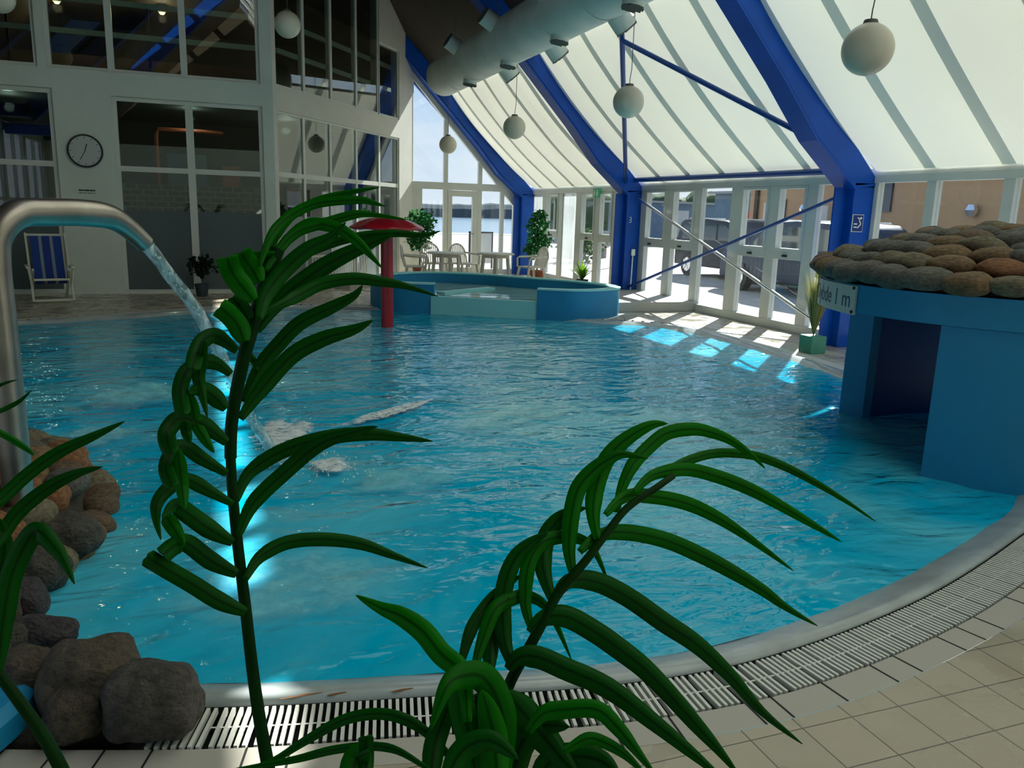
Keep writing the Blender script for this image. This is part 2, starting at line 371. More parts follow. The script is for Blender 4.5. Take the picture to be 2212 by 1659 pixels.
def sempty(name, loc=(0, 0, 0)):
    o = bpy.data.objects.new(name, None); COL.objects.link(o); o.location = loc; return struct(o)
def dup(o, loc=None, rz=None, label=None, parent=None):
    c = o.copy(); COL.objects.link(c); c.parent = parent
    if loc is not None: c.location = loc
    if rz is not None: c.rotation_euler = (0, 0, rz)
    if label: c['label'] = label
    for ch in [x for x in bpy.data.objects if x.parent == o]: dup(ch, parent=c)
    return c
def catmull(P, n=6, closed=True):
    out = []; k = len(P); P = [Vector(p) for p in P]
    rng = range(k) if closed else range(k-1)
    for i in rng:
        if closed: a, b_, c, d = P[i-1], P[i], P[(i+1) % k], P[(i+2) % k]
        else: a, b_, c, d = P[max(i-1, 0)], P[i], P[i+1], P[min(i+2, k-1)]
        for j in range(n):
            t = j/n
            out.append(.5*((2*b_)+(-a+c)*t+(2*a-5*b_+4*c-d)*t*t+(-a+3*b_-3*c+d)*t**3))
    if not closed: out.append(P[-1])
    return out
def offset(poly, d):
    out = []; n = len(poly)
    for i in range(n):
        t = (poly[(i+1) % n]-poly[i-1]); t = Vector((t.x, t.y)).normalized(); out.append(Vector((poly[i].x+t.y*d, poly[i].y-t.x*d)))
    return out
def fill_between(name, outer, inner, z, m, thick=0, parent=None):
    bm = bmesh.new(); es = []
    for loop in ([outer] + ([inner] if inner else [])):
        vs = [bm.verts.new((p[0], p[1], z)) for p in loop]
        es += [bm.edges.new((vs[i], vs[(i+1) % len(vs)])) for i in range(len(vs))]
    bmesh.ops.triangle_fill(bm, use_beauty=True, edges=es)
    for f in bm.faces:
        if f.normal.z < 0: f.normal_flip()
    if thick:
        r = bmesh.ops.extrude_face_region(bm, geom=list(bm.faces))
        bmesh.ops.translate(bm, verts=[g for g in r['geom'] if isinstance(g, bmesh.types.BMVert)], vec=(0, 0, -thick))
        bmesh.ops.recalc_face_normals(bm, faces=bm.faces)
    me = bpy.data.meshes.new(name); bm.to_mesh(me); bm.free(); me.materials.append(M[m])
    o = bpy.data.objects.new(name, me); COL.objects.link(o)
    if parent: o.parent = parent
    return o
# ------------------------------------------------------------------ pool
POOL = [(-.13,2.73),(.66,2.55),(1.27,2.43),(1.9,2.43),(2.8,2.62),(3.79,2.98),(4.5,3.31),(5.3,3.95),(5.85,4.9),(6.12,6.0),(6.32,7.3),(6.45,8.7),(6.42,10),(6.1,10.75),(5.4,11.2),
        (4.6,11.85),(3.9,12.4),(3.1,12.9),(2.3,13.2),(1.24,13.5),(.29,13.4),(-.5,12.98),(-1.73,12.33),(-2.57,11.94),(-3.8,10.9),(-4.6,9),(-4.6,7),(-3.6,5),(-2.2,3.8),(-1.1,3.1)]
pool = [Vector((p.x, p.y)) for p in catmull([Vector((*p, 0)) for p in POOL], 7)]
rim_o = offset(pool, .19); gr_i = offset(pool, .20); gr_o = offset(pool, .41); et_o = offset(pool, .53)
WX = 7.98; GY = 20.75; FY = 15.8; WLX = -6.0; SY = -3.8
th = R(37); AU = Vector((math.sin(th), math.cos(th), 0)); AN = Vector((math.cos(th), -math.sin(th), 0)); A0 = Vector((1.05, 15.8, 0))
room = [Vector(p) for p in [(WLX, SY), (8.1, SY), (8.1, 20.95), (4.75, 20.95), (1.05, 16.0), (WLX, 16.0)]]
struct(fill_between('floor', room, et_o, 0, 'deck_tile', .1))
# ring of cut edge tiles laid square to the curve
mb = MB(); n = len(pool); acc = 0; gaps = []
for i in range(n):
    a, b_ = gr_o[i], gr_o[(i+1) % n]; c, d = et_o[i], et_o[(i+1) % n]
    mb.add([(a.x,a.y,.001),(b_.x,b_.y,.001),(d.x,d.y,.001),(c.x,c.y,.001)], [(0,3,2,1)])
    L_ = (b_-a).length; acc += L_
    if acc > .2:
        acc -= .2; t = (b_-a).normalized(); nn = Vector((t.y, -t.x)); g = .0035
        q = [b_-t*g, b_+t*g, b_+t*g+nn*.12, b_-t*g+nn*.12]; gaps.append([(p.x, p.y, .0025) for p in q])
struct(mb.build('trim_1', 'step_tile'))
mb = MB()
for g in gaps: mb.add(g, [(0, 3, 2, 1)])
struct(mb.build('trim_2', 'channel'))
# rim: wet sloping lip
def ring(name, loops, m, parent=None, smooth=True):
    mb = MB(); k = len(loops[0][0])
    for pl, z in loops: mb.v += [(p.x, p.y, z) for p in pl]
    for j in range(len(loops)-1):
        for i in range(k): mb.f.append((j*k+i, j*k+(i+1) % k, (j+1)*k+(i+1) % k, (j+1)*k+i))
    return mb.build(name, m, parent, smooth=smooth)
o_ = offset
rim = thing('overflow_edge', (1.5, 2.3, 0), 'pale grey wet sloping rim running around the edge of the big pool', 'pool edge')
ring('lip', [(o_(pool, -.06), -.35), (o_(pool, -.05), -.07), (pool, -.035), (o_(pool, .08), -.008), (o_(pool, .14), .012), (o_(pool, .175), .012), (o_(pool, .19), -.01), (o_(pool, .192), -.12)], 'rim_grey', rim, 'all')
st = MB()
for cxr, w_ in ((.16, .05), (.55, .035), (.30, .03)):
    best = min(range(n), key=lambda i: abs(rim_o[i].x-cxr) + (0 if rim_o[i].y < 4 else 9))
    p = rim_o[best]; pts_ = []
    for a in range(14):
        t = 2*math.pi*a/14; rr = (.7+.5*noise.noise(Vector((a*1.3, cxr*9, 0))))
        pts_.append((p.x+math.cos(t)*w_*1.6*rr, p.y+.018+math.sin(t)*.008*rr, .0135))
    MB().add(pts_, [tuple(range(14))]).build('rust_stain', 'rust', rim)

gr = thing('drain_grating', (1.5, 2.2, 0), 'white slatted overflow grating running around the big pool', 'drain grate')
ring('channel', [(o_(pool, .193), -.004), (o_(pool, .20), -.10), (o_(pool, .405), -.10), (o_(pool, .41), -.002)], 'channel', gr, False)
mb = MB(); acc = 0
for i in range(n):
    a, b_ = pool[i], pool[(i+1) % n]; L_ = (b_-a).length; t = (b_-a)/L_; nn = Vector((t.y, -t.x)); s_ = -acc
    while s_ < L_:
        if s_ >= 0:
            p = a+t*s_
            # keep the grating clear of the boulders by the near left corner
            if not (p.x < -.16 and p.y < 4.2):
                P0 = p+nn*.205; P1 = p+nn*.40
                mb.bar((P0.x, P0.y, -.008), (P1.x, P1.y, -.008), .011, .02)
        s_ += .0245
    acc = L_-(s_-.0245)
    acc = max(0, min(.0245, acc))
mb.build('slats', 'slat', gr)
mb = MB()
mid1, mid2 = o_(pool, .298), o_(pool, .306)
for i in range(n):
    if mid1[i].x < -.16 and mid1[i].y < 4.2: continue
    a, b_, c, d = mid1[i], mid1[(i+1) % n], mid2[(i+1) % n], mid2[i]
    mb.add([(a.x,a.y,-.002),(b_.x,b_.y,-.002),(c.x,c.y,-.002),(d.x,d.y,-.002)], [(0, 1, 2, 3)])
mb.build('cross_rib', 'slat', gr)
# basin
bz = -1.0
bas = MB(); k = len(pool)
bl = o_(pool, -.05)
bas.v += [(p.x, p.y, -.3) for p in bl] + [(p.x, p.y, bz) for p in o_(pool, -.15)]
for i in range(k): bas.f.append((i, (i+1) % k, k+(i+1) % k, k+i))
bas.f.append(tuple(range(k, 2*k)))
struct(bas.build('wall_basin', 'basin'))
# water surface with real waves
def water(name, poly, z, m, amp, step):
    bm = bmesh.new(); es = []
    x0, x1 = min(p.x for p in poly), max(p.x for p in poly); y0, y1 = min(p.y for p in poly), max(p.y for p in poly)
    vs = [bm.verts.new((p.x, p.y, z)) for p in poly]
    es = [bm.edges.new((vs[i], vs[(i+1) % len(vs)])) for i in range(len(vs))]
    bmesh.ops.triangle_fill(bm, use_beauty=True, edges=es)
    x = x0+step
    while x < x1:
        bmesh.ops.bisect_plane(bm, geom=bm.verts[:]+bm.edges[:]+bm.faces[:], plane_co=(x, 0, 0), plane_no=(1, 0, 0)); x += step
    y = y0+step
    while y < y1:
        bmesh.ops.bisect_plane(bm, geom=bm.verts[:]+bm.edges[:]+bm.faces[:], plane_co=(0, y, 0), plane_no=(0, 1, 0)); y += step
    for v in bm.verts:
        p = Vector((v.co.x*1.3+v.co.y*.4, v.co.y*2.2-v.co.x*.5, 3.1))
        w = noise.noise(p)*.6 + noise.noise(p*2.3)*.4
        d = min(1, (v.co.x+6)/10)
        v.co.z += amp*w*(.55+.45*max(0, d))
    for f in bm.faces:
        if f.normal.z < 0: f.normal_flip()
        f.smooth = True
    me = bpy.data.meshes.new(name); bm.to_mesh(me); bm.free(); me.materials.append(M[m])
    o = bpy.data.objects.new(name, me); COL.objects.link(o); return o
tag(water('pool_water', o_(pool, .02), -.028, 'pool_water', .02, .13), 'rippled turquoise water filling the big pool', 'water', kind='stuff')

def foam(name, cx, cy, rx, ry, h, m, label, ang=0, z=-.012, seed=0):
    N_ = 26; vs = []; fs = []; dens = []
    for i in range(N_+1):
        for j in range(N_+1):
            u, v = i/N_*2-1, j/N_*2-1; d = max(0, 1-math.sqrt(u*u+v*v)); nz = noise.noise(Vector((u*3+seed, v*3, seed)))
            X = u*rx; Y = v*ry
            vs.append((cx+X*math.cos(ang)-Y*math.sin(ang), cy+X*math.sin(ang)+Y*math.cos(ang), z+h*(d**.7)*(.75+.8*nz)+.004)); dens.append(min(1, d*1.8*(1+.6*nz)))
    for i in range(N_):
        for j in range(N_):
            a = i*(N_+1)+j; fs.append((a, a+1, a+N_+2, a+N_+1))
    mb = MB(); mb.v = vs; mb.f = fs; o = mb.build(name, m, smooth='all')
    at_ = o.data.attributes.new('foam_amount', 'FLOAT', 'POINT'); at_.data.foreach_set('value', dens)
    return tag(o, label, 'foam', kind='stuff')
foam('bubbling_foam', -.68, 7.1, .55, .55, .14, 'foam_soft', 'pale mound of bubbling foam left of the tall plant', seed=1)
foam('white_foam', -.86, 6.1, .35, .5, .02, 'foam_soft', 'thin white foam drifting beside the cobbled island', seed=2)
foam('splash_foam', .40, 5.75, .35, .75, .05, 'foam', 'white splash foam along the falling water jet', seed=3)
foam('splash_foam', .62, 4.95, .22, .25, .04, 'foam', 'small white splash where the water jet lands', seed=4)
foam('foam_streak', 1.25, 6.25, .95, .14, .02, 'foam', 'long narrow white foam streak between the two tall plants', ang=R(38), seed=5)
foam('foam_streak', 2.3, 5.95, 1.2, .32, .012, 'foam_soft', 'broad faint pale streak in front of the sunlit ripples', ang=R(24), seed=6)
foam('foam_cloud', .25, 3.35, .75, .5, .008, 'foam_soft', 'pale cloud of bubbles near the rim beside the big boulders', seed=7)
foam('foam_cloud', 1.0, 4.6, .55, .4, .01, 'foam_soft', 'faint foam cloud right of the landing water jet', seed=8)

# ------------------------------------------------------------------ paddling pool
K_out = [(3.25,12.62),(2.75,12.85),(2.45,13.3),(2.5,14.1),(3.0,14.85),(3.8,15.2),(4.7,14.8),(5.4,13.95),(6.0,13.2),(6.3,12.4),(6.2,11.85),(5.75,11.52),(5.2,11.45),(4.68,11.7)]
kp = [Vector((p.x, p.y)) for p in catmull([Vector((*p, 0)) for p in K_out], 6, closed=False)]
kin = []
for i, p in enumerate(kp):
    t = (kp[min(i+1, len(kp)-1)]-kp[max(i-1, 0)]).normalized(); kin.append(Vector((p.x-t.y*-.16*-1, p.y+t.x*-.16*-1)))
cen = Vector((4.2, 13.2))
kin = [p + (cen-p).normalized()*0 + (q-p)*0 for p, q in zip(kp, kp)]
kin2 = []
for i, p in enumerate(kp):
    t = (kp[min(i+1, len(kp)-1)]-kp[max(i-1, 0)]).normalized(); nn = Vector((-t.y, t.x))
    if (cen-p).dot(nn) < 0: nn = -nn
    kin2.append(p+nn*.16)
kid = thing('paddling_pool', (4.2, 13.2, 0), 'raised blue curved paddling pool at the far end of the big pool', 'paddling pool')
mb = MB(); KH = .45; nk = len(kp)
mb.v += [(p.x, p.y, -.3) for p in kp]+[(p.x, p.y, KH) for p in kp]+[(p.x, p.y, KH) for p in kin2]+[(p.x, p.y, -.05) for p in kin2]
for i in range(nk-1):
    for j in range(3): mb.f.append((j*nk+i, j*nk+i+1, (j+1)*nk+i+1, (j+1)*nk+i))
mb.f += [(0, nk, 2*nk, 3*nk), (nk-1, 2*nk-1, 3*nk-1, 4*nk-1)]
mb.build('wall', 'pool_blue', kid, smooth=True)
mb = MB()
ko = [p+(p-q).normalized()*.015 for p, q in zip(kp, kin2)]; ki = [q-(p-q).normalized()*.015 for p, q in zip(kp, kin2)]
mb.v += [(p.x, p.y, KH-.01) for p in ko]+[(p.x, p.y, KH+.015) for p in ko]+[(p.x, p.y, KH+.015) for p in ki]+[(p.x, p.y, KH-.01) for p in ki]
for i in range(nk-1):
    for j in range(3): mb.f.append((j*nk+i, j*nk+i+1, (j+1)*nk+i+1, (j+1)*nk+i))
mb.f += [(0, nk, 2*nk, 3*nk), (nk-1, 2*nk-1, 3*nk-1, 4*nk-1)]
o = mb.build('coping', 'kid_basin', kid); o['label'] = 'pale rounded top edge'
mb = MB().prism([(3.20,12.62,-.3),(4.70,11.72,-.3),(4.76,11.84,-.3),(3.28,12.76,-.3)], (0, 0, .555)); mb.build('spill_wall', 'kid_basin', kid)
fill_between('pool_floor', [(p.x-4.2, p.y-13.2) for p in kin2], None, .05, 'kid_basin', 0, kid)
mb = MB().bar((3.45, 12.95, .265), (4.6, 13.75, .265), .18, .06); mb.build('step', 'kid_basin', kid)
tag(water('paddling_pool_water', kin2, .262, 'kid_water', .006, .3), 'pale shallow water inside the raised paddling pool', 'water', kind='stuff')
# ------------------------------------------------------------------ deck ledge under the middle column
ld = MB().box((6.25, 12.25, 0), (8.0, 14.9, .17)); o = ld.build('trim_3', 'step_tile', bevel=.01); struct(o)
# ------------------------------------------------------------------ steel frames
def frame(yc, label):
    y0, y1 = yc-.15, yc+.15
    t = thing('steel_frame', (7.8, yc, 0), label, 'steel frame', 'blue steel portal frames')
    z0 = .17 if abs(yc-14.6) < .1 else 0
    mb = MB().box((7.62, y0, z0), (7.95, y1, 2.12)); mb.build('column', 'blue_steel', t, bevel=.012)
    prof = [(7.62, 2.05), (6.97, 2.62), (6.4, 3.28), (1.2, 8.75), (1.2, 9.15), (1.5, 8.85), (6.75, 3.42), (7.2, 2.93), (7.97, 2.16), (7.95, 2.05)]
    mb = MB().prism([(x, y0, z) for x, z in prof], (0, .3, 0)); mb.build('rafter', 'blue_steel', t, bevel=.012)
    mb = MB()
    mb.bar((7.60, yc, 2.06), (7.97, yc, 2.10), .32, .03); mb.build('knee_plate', 'blue_steel', t)
    prof = [(7.63, 2.03), (6.95, 2.60), (6.38, 3.26), (1.2, 8.72)]
    mb = MB()
    for a, b_ in zip(prof[:-1], prof[1:]): mb.bar((a[0], yc, a[1]), (b_[0], yc, b_[1]), .34, .025)
    mb.bar((7.61, yc, z0), (7.61, yc, 2.05), .025, .34); mb.build('flange', 'blue_steel', t)
    mb = MB().bar((1.2, yc, 8.95), (-4.2, yc, 3.6), .3, .4); mb.bar((-4.1, yc, 3.7), (-5.95, yc, 3.7), .3, .3); mb.build('far_rafter', 'blue_steel', t)
    return t
frame(20.55 if False else 20.5, 'blue steel frame by the far gable window wall')
f1 = frame(14.6, 'blue steel frame in the middle, column behind the paddling pool')
f3 = frame(8.5, 'nearest blue steel frame, column behind the cobble-topped grotto')
frame(2.4, 'blue steel frame standing right of and beside the camera')
# bracing tubes
def tubeobj(name, pts, r, m, label, cat, group=None):
    t = MB().tube(pts, r, 12).build(name, m, smooth=True); return tag(t, label, cat, group)
tubeobj('tie_tube', [(7.78, 14.45, 2.32), (7.78, 8.65, 2.28)], .045, 'blue_tube', 'horizontal blue tube joining the two columns above the windows', 'tube')
tubeobj('brace_tube', [(7.74, 14.45, .22), (7.74, 8.65, 1.98)], .026, 'blue_tube', 'blue brace tube rising to the right across the glass wall', 'tube')
tubeobj('brace_tube', [(7.80, 14.45, 2.0), (7.80, 8.60, .12)], .026, 'chrome', 'shiny brace tube falling to the right, glinting in the sun', 'tube')
tubeobj('roof_brace_tube', [(7.55, 14.42, 2.28), (5.50, 10.92, 4.34)], .04, 'blue_tube', 'near-vertical blue brace tube behind the middle hanging globe', 'tube')
tubeobj('roof_brace_tube', [(5.66, 11.2, 4.12), (7.25, 8.66, 2.60)], .036, 'blue_tube', 'slanting blue brace tube under the fabric shade', 'tube')
mb = MB()
mb.bar((5.56, 20.6, 4.46), (5.56, SY, 4.46), .07, .06); struct(mb.build('trim_4', 'white_frame'))
# ------------------------------------------------------------------ fabric shades, roof glass
names = [(20.35, 14.75, 'crumpled cream fabric shade in the farthest roof bay'), (14.45, 8.65, 'white fabric shade above the braced glass wall'),
         (8.35, 2.55, 'white fabric shade above the cobbled grotto, right of the nearest beam'), (2.25, SY+.1, 'white fabric shade overhead in the nearest roof bay')]
for bi, (ya, yb, lab) in enumerate(names):
    nu, nv = 40, 30; mb = MB()
    for i in range(nu+1):
        for j in range(nv+1):
            v = j/nv; u = i/nu; y = ya+(yb-ya)*u
            x = 5.62+(7.93-5.62)*v; z = 4.50+(2.27-4.50)*v
            s_ = .13*math.sin(math.pi*v**.9)*(1 + .25*math.sin(math.pi*u))
            wr = (.028 if bi == 0 else .008)*math.sin(u*(26 if bi == 0 else 14)+noise.noise(Vector((u*4, v*1.5, bi)))*4)*math.sin(math.pi*v)
            pin = 0
            s_ += wr
            mb.v.append((x-s_*.7, y, z-s_*.7))
    for i in range(nu):
        for j in range(nv):
            a = i*(nv+1)+j; mb.f.append((a, a+1, a+nv+2, a+nv+1))
    o = mb.build('fabric_shade', 'shade_fabric', smooth='all'); tag(o, lab, 'shade', 'fabric shades under the glass roof')
rg = sempty('window_4')
mb = MB().add([(8.12, SY, 2.26), (8.12, 20.9, 2.26), (4.95, 20.9, 5.43), (4.95, SY, 5.43)], [(0, 1, 2, 3)]); mb.build('pane', 'glass_roof', rg)
mb = MB(); y = 20.9
while y > SY:
    mb.bar((8.1, y, 2.22), (4.95, y, 5.37), .11, .07, up=(1, 0, 1)); y -= 1.025
mb.build('glazing_bars', 'white_frame', rg)
MB().bar((8.03, SY, 2.22), (8.03, 20.9, 2.22), .12, .16).build('eaves_rail', 'white_frame', rg)
MB().bar((5.45, SY, 4.98), (5.45, 20.9, 4.98), .09, .09).build('upper_rail', 'white_frame', rg)
for ya, yb, lab in ((8.35, 2.58, 'unseen fabric shade added high overhead between the duct and the ridge for more daylight'), (2.22, SY+.05, 'unseen fabric shade added high overhead at the near end of the hall for more daylight')):  # out-of-view shades, added so more daylight fills the hall
    mb = MB()
    nu, nv = 50, 24
    for i in range(nu+1):
        for j in range(nv+1):
            u = i/nu; v = j/nv; y = ya+(yb-ya)*u; mb.v.append((1.5+(5.45-1.5)*v-.12*math.sin(math.pi*v), y, 8.85+(4.72-8.85)*v-.12*math.sin(math.pi*v)))
    for i in range(nu):
        for j in range(nv):
            a = i*(nv+1)+j; mb.f.append((a, a+1, a+nv+2, a+nv+1))
    o = mb.build('fabric_shade', 'fill_fabric', smooth='all'); tag(o, lab, 'shade', 'fabric shades under the glass roof')
MB().add([(5.0, SY, 5.38), (5.0, 8.6, 5.38), (1.2, 8.6, 9.3), (1.2, SY, 9.3)], [(0, 1, 2, 3)]).build('pane', 'glass_roof', rg)  # unseen upper glazing, added to admit more daylight
mb = MB(); y = 8.5
while y > SY:
    mb.bar((5.0, y, 5.33), (1.2, y, 9.25), .11, .07, up=(1, 0, 1)); y -= 1.025
mb.build('glazing_bars', 'white_frame', rg)
# wooden ceiling
mb = MB()
def slab(p, q, t=.08, y0=SY-.1, y1=20.9):
    return mb.prism([(p[0], y0, p[1]), (q[0], y0, q[1]), (q[0], y0, q[1]+t), (p[0], y0, p[1]+t)], (0, y1-y0, 0))
slab((5.53, 4.68), (1.2, 9.2), y0=8.6); slab((1.2, 9.2), (-4.2, 3.95)); slab((-4.2, 3.95), (-6.2, 3.95))
struct(mb.build('ceiling', 'wood_ceiling'))
# ------------------------------------------------------------------ duct
dx_, dz_, dr = 4.63, 4.37, .38
du = thing('air_duct', (dx_, 10, dz_), 'big white round air duct with outlet nozzles below the wooden ceiling', 'air duct')
pts = [(dx_, 17.55, dz_), (dx_, 17.53, dz_), (dx_, 17.45, dz_), (dx_, 17.3, dz_)]; rs = [.05, .22, .34, .38]
y = 17.3
while y > SY+.2:
    y -= .6; pts.append((dx_, y, dz_)); rs.append(.38)
MB().tube(pts, rs, 40).build('duct_body', 'duct_white', du, smooth=True)
y = 16.2
while y > 0:
    MB().tube([(dx_, y-.02, dz_), (dx_, y+.02, dz_)], .386, 40, False).build('joint_band', 'duct_white', du, smooth=True); y -= 1.3
def nozzle(y, a, l, r=.15):
    d = Vector((math.cos(R(a)), 0, math.sin(R(a)))); c = Vector((dx_, y, dz_))
    o = MB().tube([c+d*.28, c+d*(.38+l)], r, 24, False).build('nozzle', 'duct_white', du, smooth=True)
    MB().tube([c+d*(.375+l-.03), c+d*(.375+l-.02)], r*.96, 24).build('grille', 'grille_dark', o)
    mb = MB()
    for k in range(4):
        q = -.75+.5*k; hw = r*math.sqrt(max(0, 1-q*q)); e = Vector((0, 1, 0)).cross(d)
        p0 = c+d*(.39+l)+Vector((0, q*r, 0))
        mb.bar(p0-e*hw, p0+e*hw, .010, .03, up=(d+Vector((0, .6, 0))))
    mb.build('louvre_blades', 'louvre', o)
for k in range(6):
    nozzle(15.2-2.13*k, 262, .05, .13); nozzle(15.2-2.13*k, 148, .2, .14)
for k in range(6): nozzle(14.05-2.13*k, 312, .18, .15)
# hangers
for k in range(8):
    y = 16.4-2.6*k; MB().tube([(dx_, y, dz_+.37), (dx_, y, 5.58)], .006, 6).build('hanger_wire', 'steel', du)
# ------------------------------------------------------------------ globe lamps
def globe(p, r, top, label, kink=.02):
    t = thing('globe_lamp', p, label, 'lamp', 'white globe lamps hanging on cords')
    pr = [(max(.0005, r*math.sin(a)), -r*math.cos(a)) for a in [math.pi*i/24 for i in range(25)]]
    MB().lathe(pr, p, 40).build('shade', 'globe_white', t, smooth='all')
    MB().lathe([(.001, r+.022), (.05, r+.02), (.062, r-.012)], p, 20).build('cap', 'cord', t, smooth=True)
    x, y, z = p
    MB().tube([(x, y, z+r+.01), (x+.004, y, z+r+.09), (x+kink, y, z+r+.2), (x+kink, y, top)], .005, 6).build('cord', 'cord', t)
    return t
g0 = globe((4.96, 5.47, 2.97), .2, 4.9, 'nearest and largest white globe lamp, above the grotto')
globe((5.05, 9.70, 3.05), .2, 4.9, 'white globe lamp in front of the near-vertical blue tube')
globe((5.05, 14.0, 3.10), .2, 4.85, 'white globe lamp against the farthest fabric shade')
globe((5.02, 18.33, 3.09), .2, 4.9, 'smallest, farthest white globe lamp before the gable window', 0)
globe((1.17, 13.8, 4.38), .2, 8.6, 'white globe lamp at top left in front of the wall corner', 0)
globe((-2.66, 13.5, 4.28), .2, 6.0, 'white globe lamp cut off by the top left picture corner', 0)
# ------------------------------------------------------------------ glass wall on the right
def win(name, panes, frames, glass='glass_clear', fm='white_frame'):
    e = sempty(name)
    mb = MB()
    for f in frames: mb.box(*f)
    mb.build('window_frame', fm, e, bevel=.006)
    for i, p in enumerate(panes):
        g = glass
        if len(p) == 3: g = p[2]
        a, b_ = Vector(p[0]), Vector(p[1])
        MB().box(a, b_).build('pane', g, e)
    return e
def side_bay(name, ya, yb, secs, full):
    """ya > yb; secs: list of (y_hi, y_lo, kind)"""
    X0, X1 = 7.93, 8.03; fr = [((X0-.012, yb, 0), (X1+.012, ya, .13)), ((X0-.012, yb, 2.12), (X1+.012, ya, 2.22))]; panes = []
    prev = ya
    for (a, b_, kd) in secs:
        fr.append(((X0, a, .1), (X1, prev, 2.15))); prev = b_
        if kd == 's': fr.append(((X0-.01, b_, 1.05), (X1, a, 1.17)))
        if kd == 's':
            panes += [((7.975, b_, .12), (7.985, a, 1.06)), ((7.975, b_, 1.16), (7.985, a, 2.13))]
            for z0, z1 in ((1.17, 2.12),):
                fr += [((X0-.02, a-.045, z0+.003), (X1-.002, a+.003, z1-.003)), ((X0-.02, b_-.003, z0+.003), (X1-.002, b_+.045, z1-.003)), ((X0-.018, b_-.002, z1-.045), (X1-.004, a+.002, z1-.002)), ((X0-.018, b_-.002, z0-.002), (X1-.004, a+.002, z0+.045))]
        else: panes.append(((7.975, b_, .12), (7.985, a, 2.13), full))
    fr.append(((X0, yb, .1), (X1, prev, 2.15)))
    return win(name, panes, fr)
w1 = side_bay('window_1', 20.60, 14.75, [(20.43, 19.68, 'f'), (19.40, 18.62, 's'), (18.44, 17.58, 'h'), (17.27, 16.56, 's'), (16.31, 15.69, 's')], 'glass_hazy')
w2 = side_bay('window_2', 14.45, 8.65, [(14.24, 13.49, 's'), (13.24, 12.51, 's'), (12.30, 11.43, 'f'), (11.13, 10.45, 's'), (10.23, 9.60, 's'), (9.38, 8.72, 'f')], 'glass_clear')
w3 = side_bay('window_3', 8.35, 2.55, [(8.28, 7.53, 'f'), (7.39, 6.52, 'f'), (6.38, 5.5, 'f'), (5.35, 4.5, 'f'), (4.35, 3.5, 'f'), (3.35, 2.7, 'f')], 'glass_clear')
w5 = side_bay('window_5', 2.25, SY, [(2.15, 1.2, 'f'), (1.1, .2, 'f'), (.1, -.9, 'f'), (-1, -2, 'f'), (-2.1, -3.5, 'f')], 'glass_clear')
mb = MB()
for y in (14.0, 12.9, 10.8, 9.95, 19.0, 16.9): mb.box((7.90, y-.05, 1.09), (7.925, y+.05, 1.12))
mb.build('window_handle', 'black', w2)
# ------------------------------------------------------------------ gable wall (far end)
e = sempty('window_6'); Y0, Y1 = GY-.05, GY+.05
mb = MB(); B = lambda x0, x1, z0, z1, dy=0: mb.box((x0, Y0-dy, z0), (x1, Y1, z1))
B(4.55, 4.75, 0, 5.2); B(4.7, 7.45, 2.16, 2.34, .02); B(5.57, 5.68, 0, 4.2, .004); B(6.51, 6.61, 0, 3.2, .006); B(7.14, 7.24, .1, 2.2, .003); B(7.5, 7.62, 0, 1.9, .005)
B(4.7, 5.6, 0, .12, .008); B(6.6, 7.6, 0, .12, .008); B(4.74, 5.0, 0, 2.2, .002); 
mb.prism([(7.62, Y0-.03, 1.75), (7.62, Y0-.03, 1.98), (7.25, Y0-.03, 2.36), (4.5, Y0-.03, 5.28), (4.5, Y0-.03, 5.08), (7.12, Y0-.03, 2.22), (7.5, Y0-.03, 1.8)], (0, .123, 0))
mb.build('window_frame', 'white_frame', e)
for x0, x1, z0, z1 in ((5.0, 5.57, .12, 2.16), (6.61, 7.14, .12, 2.16), (7.24, 7.5, .12, 2.1)):
    MB().box((x0, GY-.005, z0), (x1, GY+.005, z1)).build('pane', 'glass_clear', e)
for q in ([(4.75, 2.34), (5.57, 2.34), (5.57, 3.93), (4.75, 4.8)], [(5.68, 2.34), (6.51, 2.34), (6.51, 2.93), (5.68, 3.8)], [(6.61, 2.34), (7.1, 2.34), (6.61, 2.83)]):
    MB().prism([(x, GY-.005, z) for x, z in q], (0, .01, 0)).build('pane', 'glass_clear', e)
d = sempty('door_1', (6.1, GY, 0))
mb = MB(); B = lambda x0, x1, z0, z1, dy=0: mb.box((x0, Y0-dy, z0), (x1, Y1, z1))
B(5.685, 5.80, .02, 2.155, .012); B(6.36, 6.505, .02, 2.155, .012); B(5.69, 6.50, 2.0, 2.15, .008); B(5.69, 6.50, .025, .16, .008)
mb.build('door_frame', 'white_frame', d)
MB().box((5.80, GY-.005, .16), (6.36, GY+.005, 2.0)).build('pane', 'glass_clear', d)
MB().bar((6.40, Y0-.05, 1.05), (6.28, Y0-.05, 1.05), .02, .02).build('door_handle', 'steel', d)
# blue outside frame beyond, small filler over the gable
mb = MB(); mb.prism([(4.4, 20.78, 5.1), (7.66, 20.78, 1.9), (8.05, 20.78, 1.9), (8.05, 20.78, 2.2), (4.4, 20.78, 6.0)], (0, .1, 0)); struct(mb.build('wall_gable', 'blue_steel'))
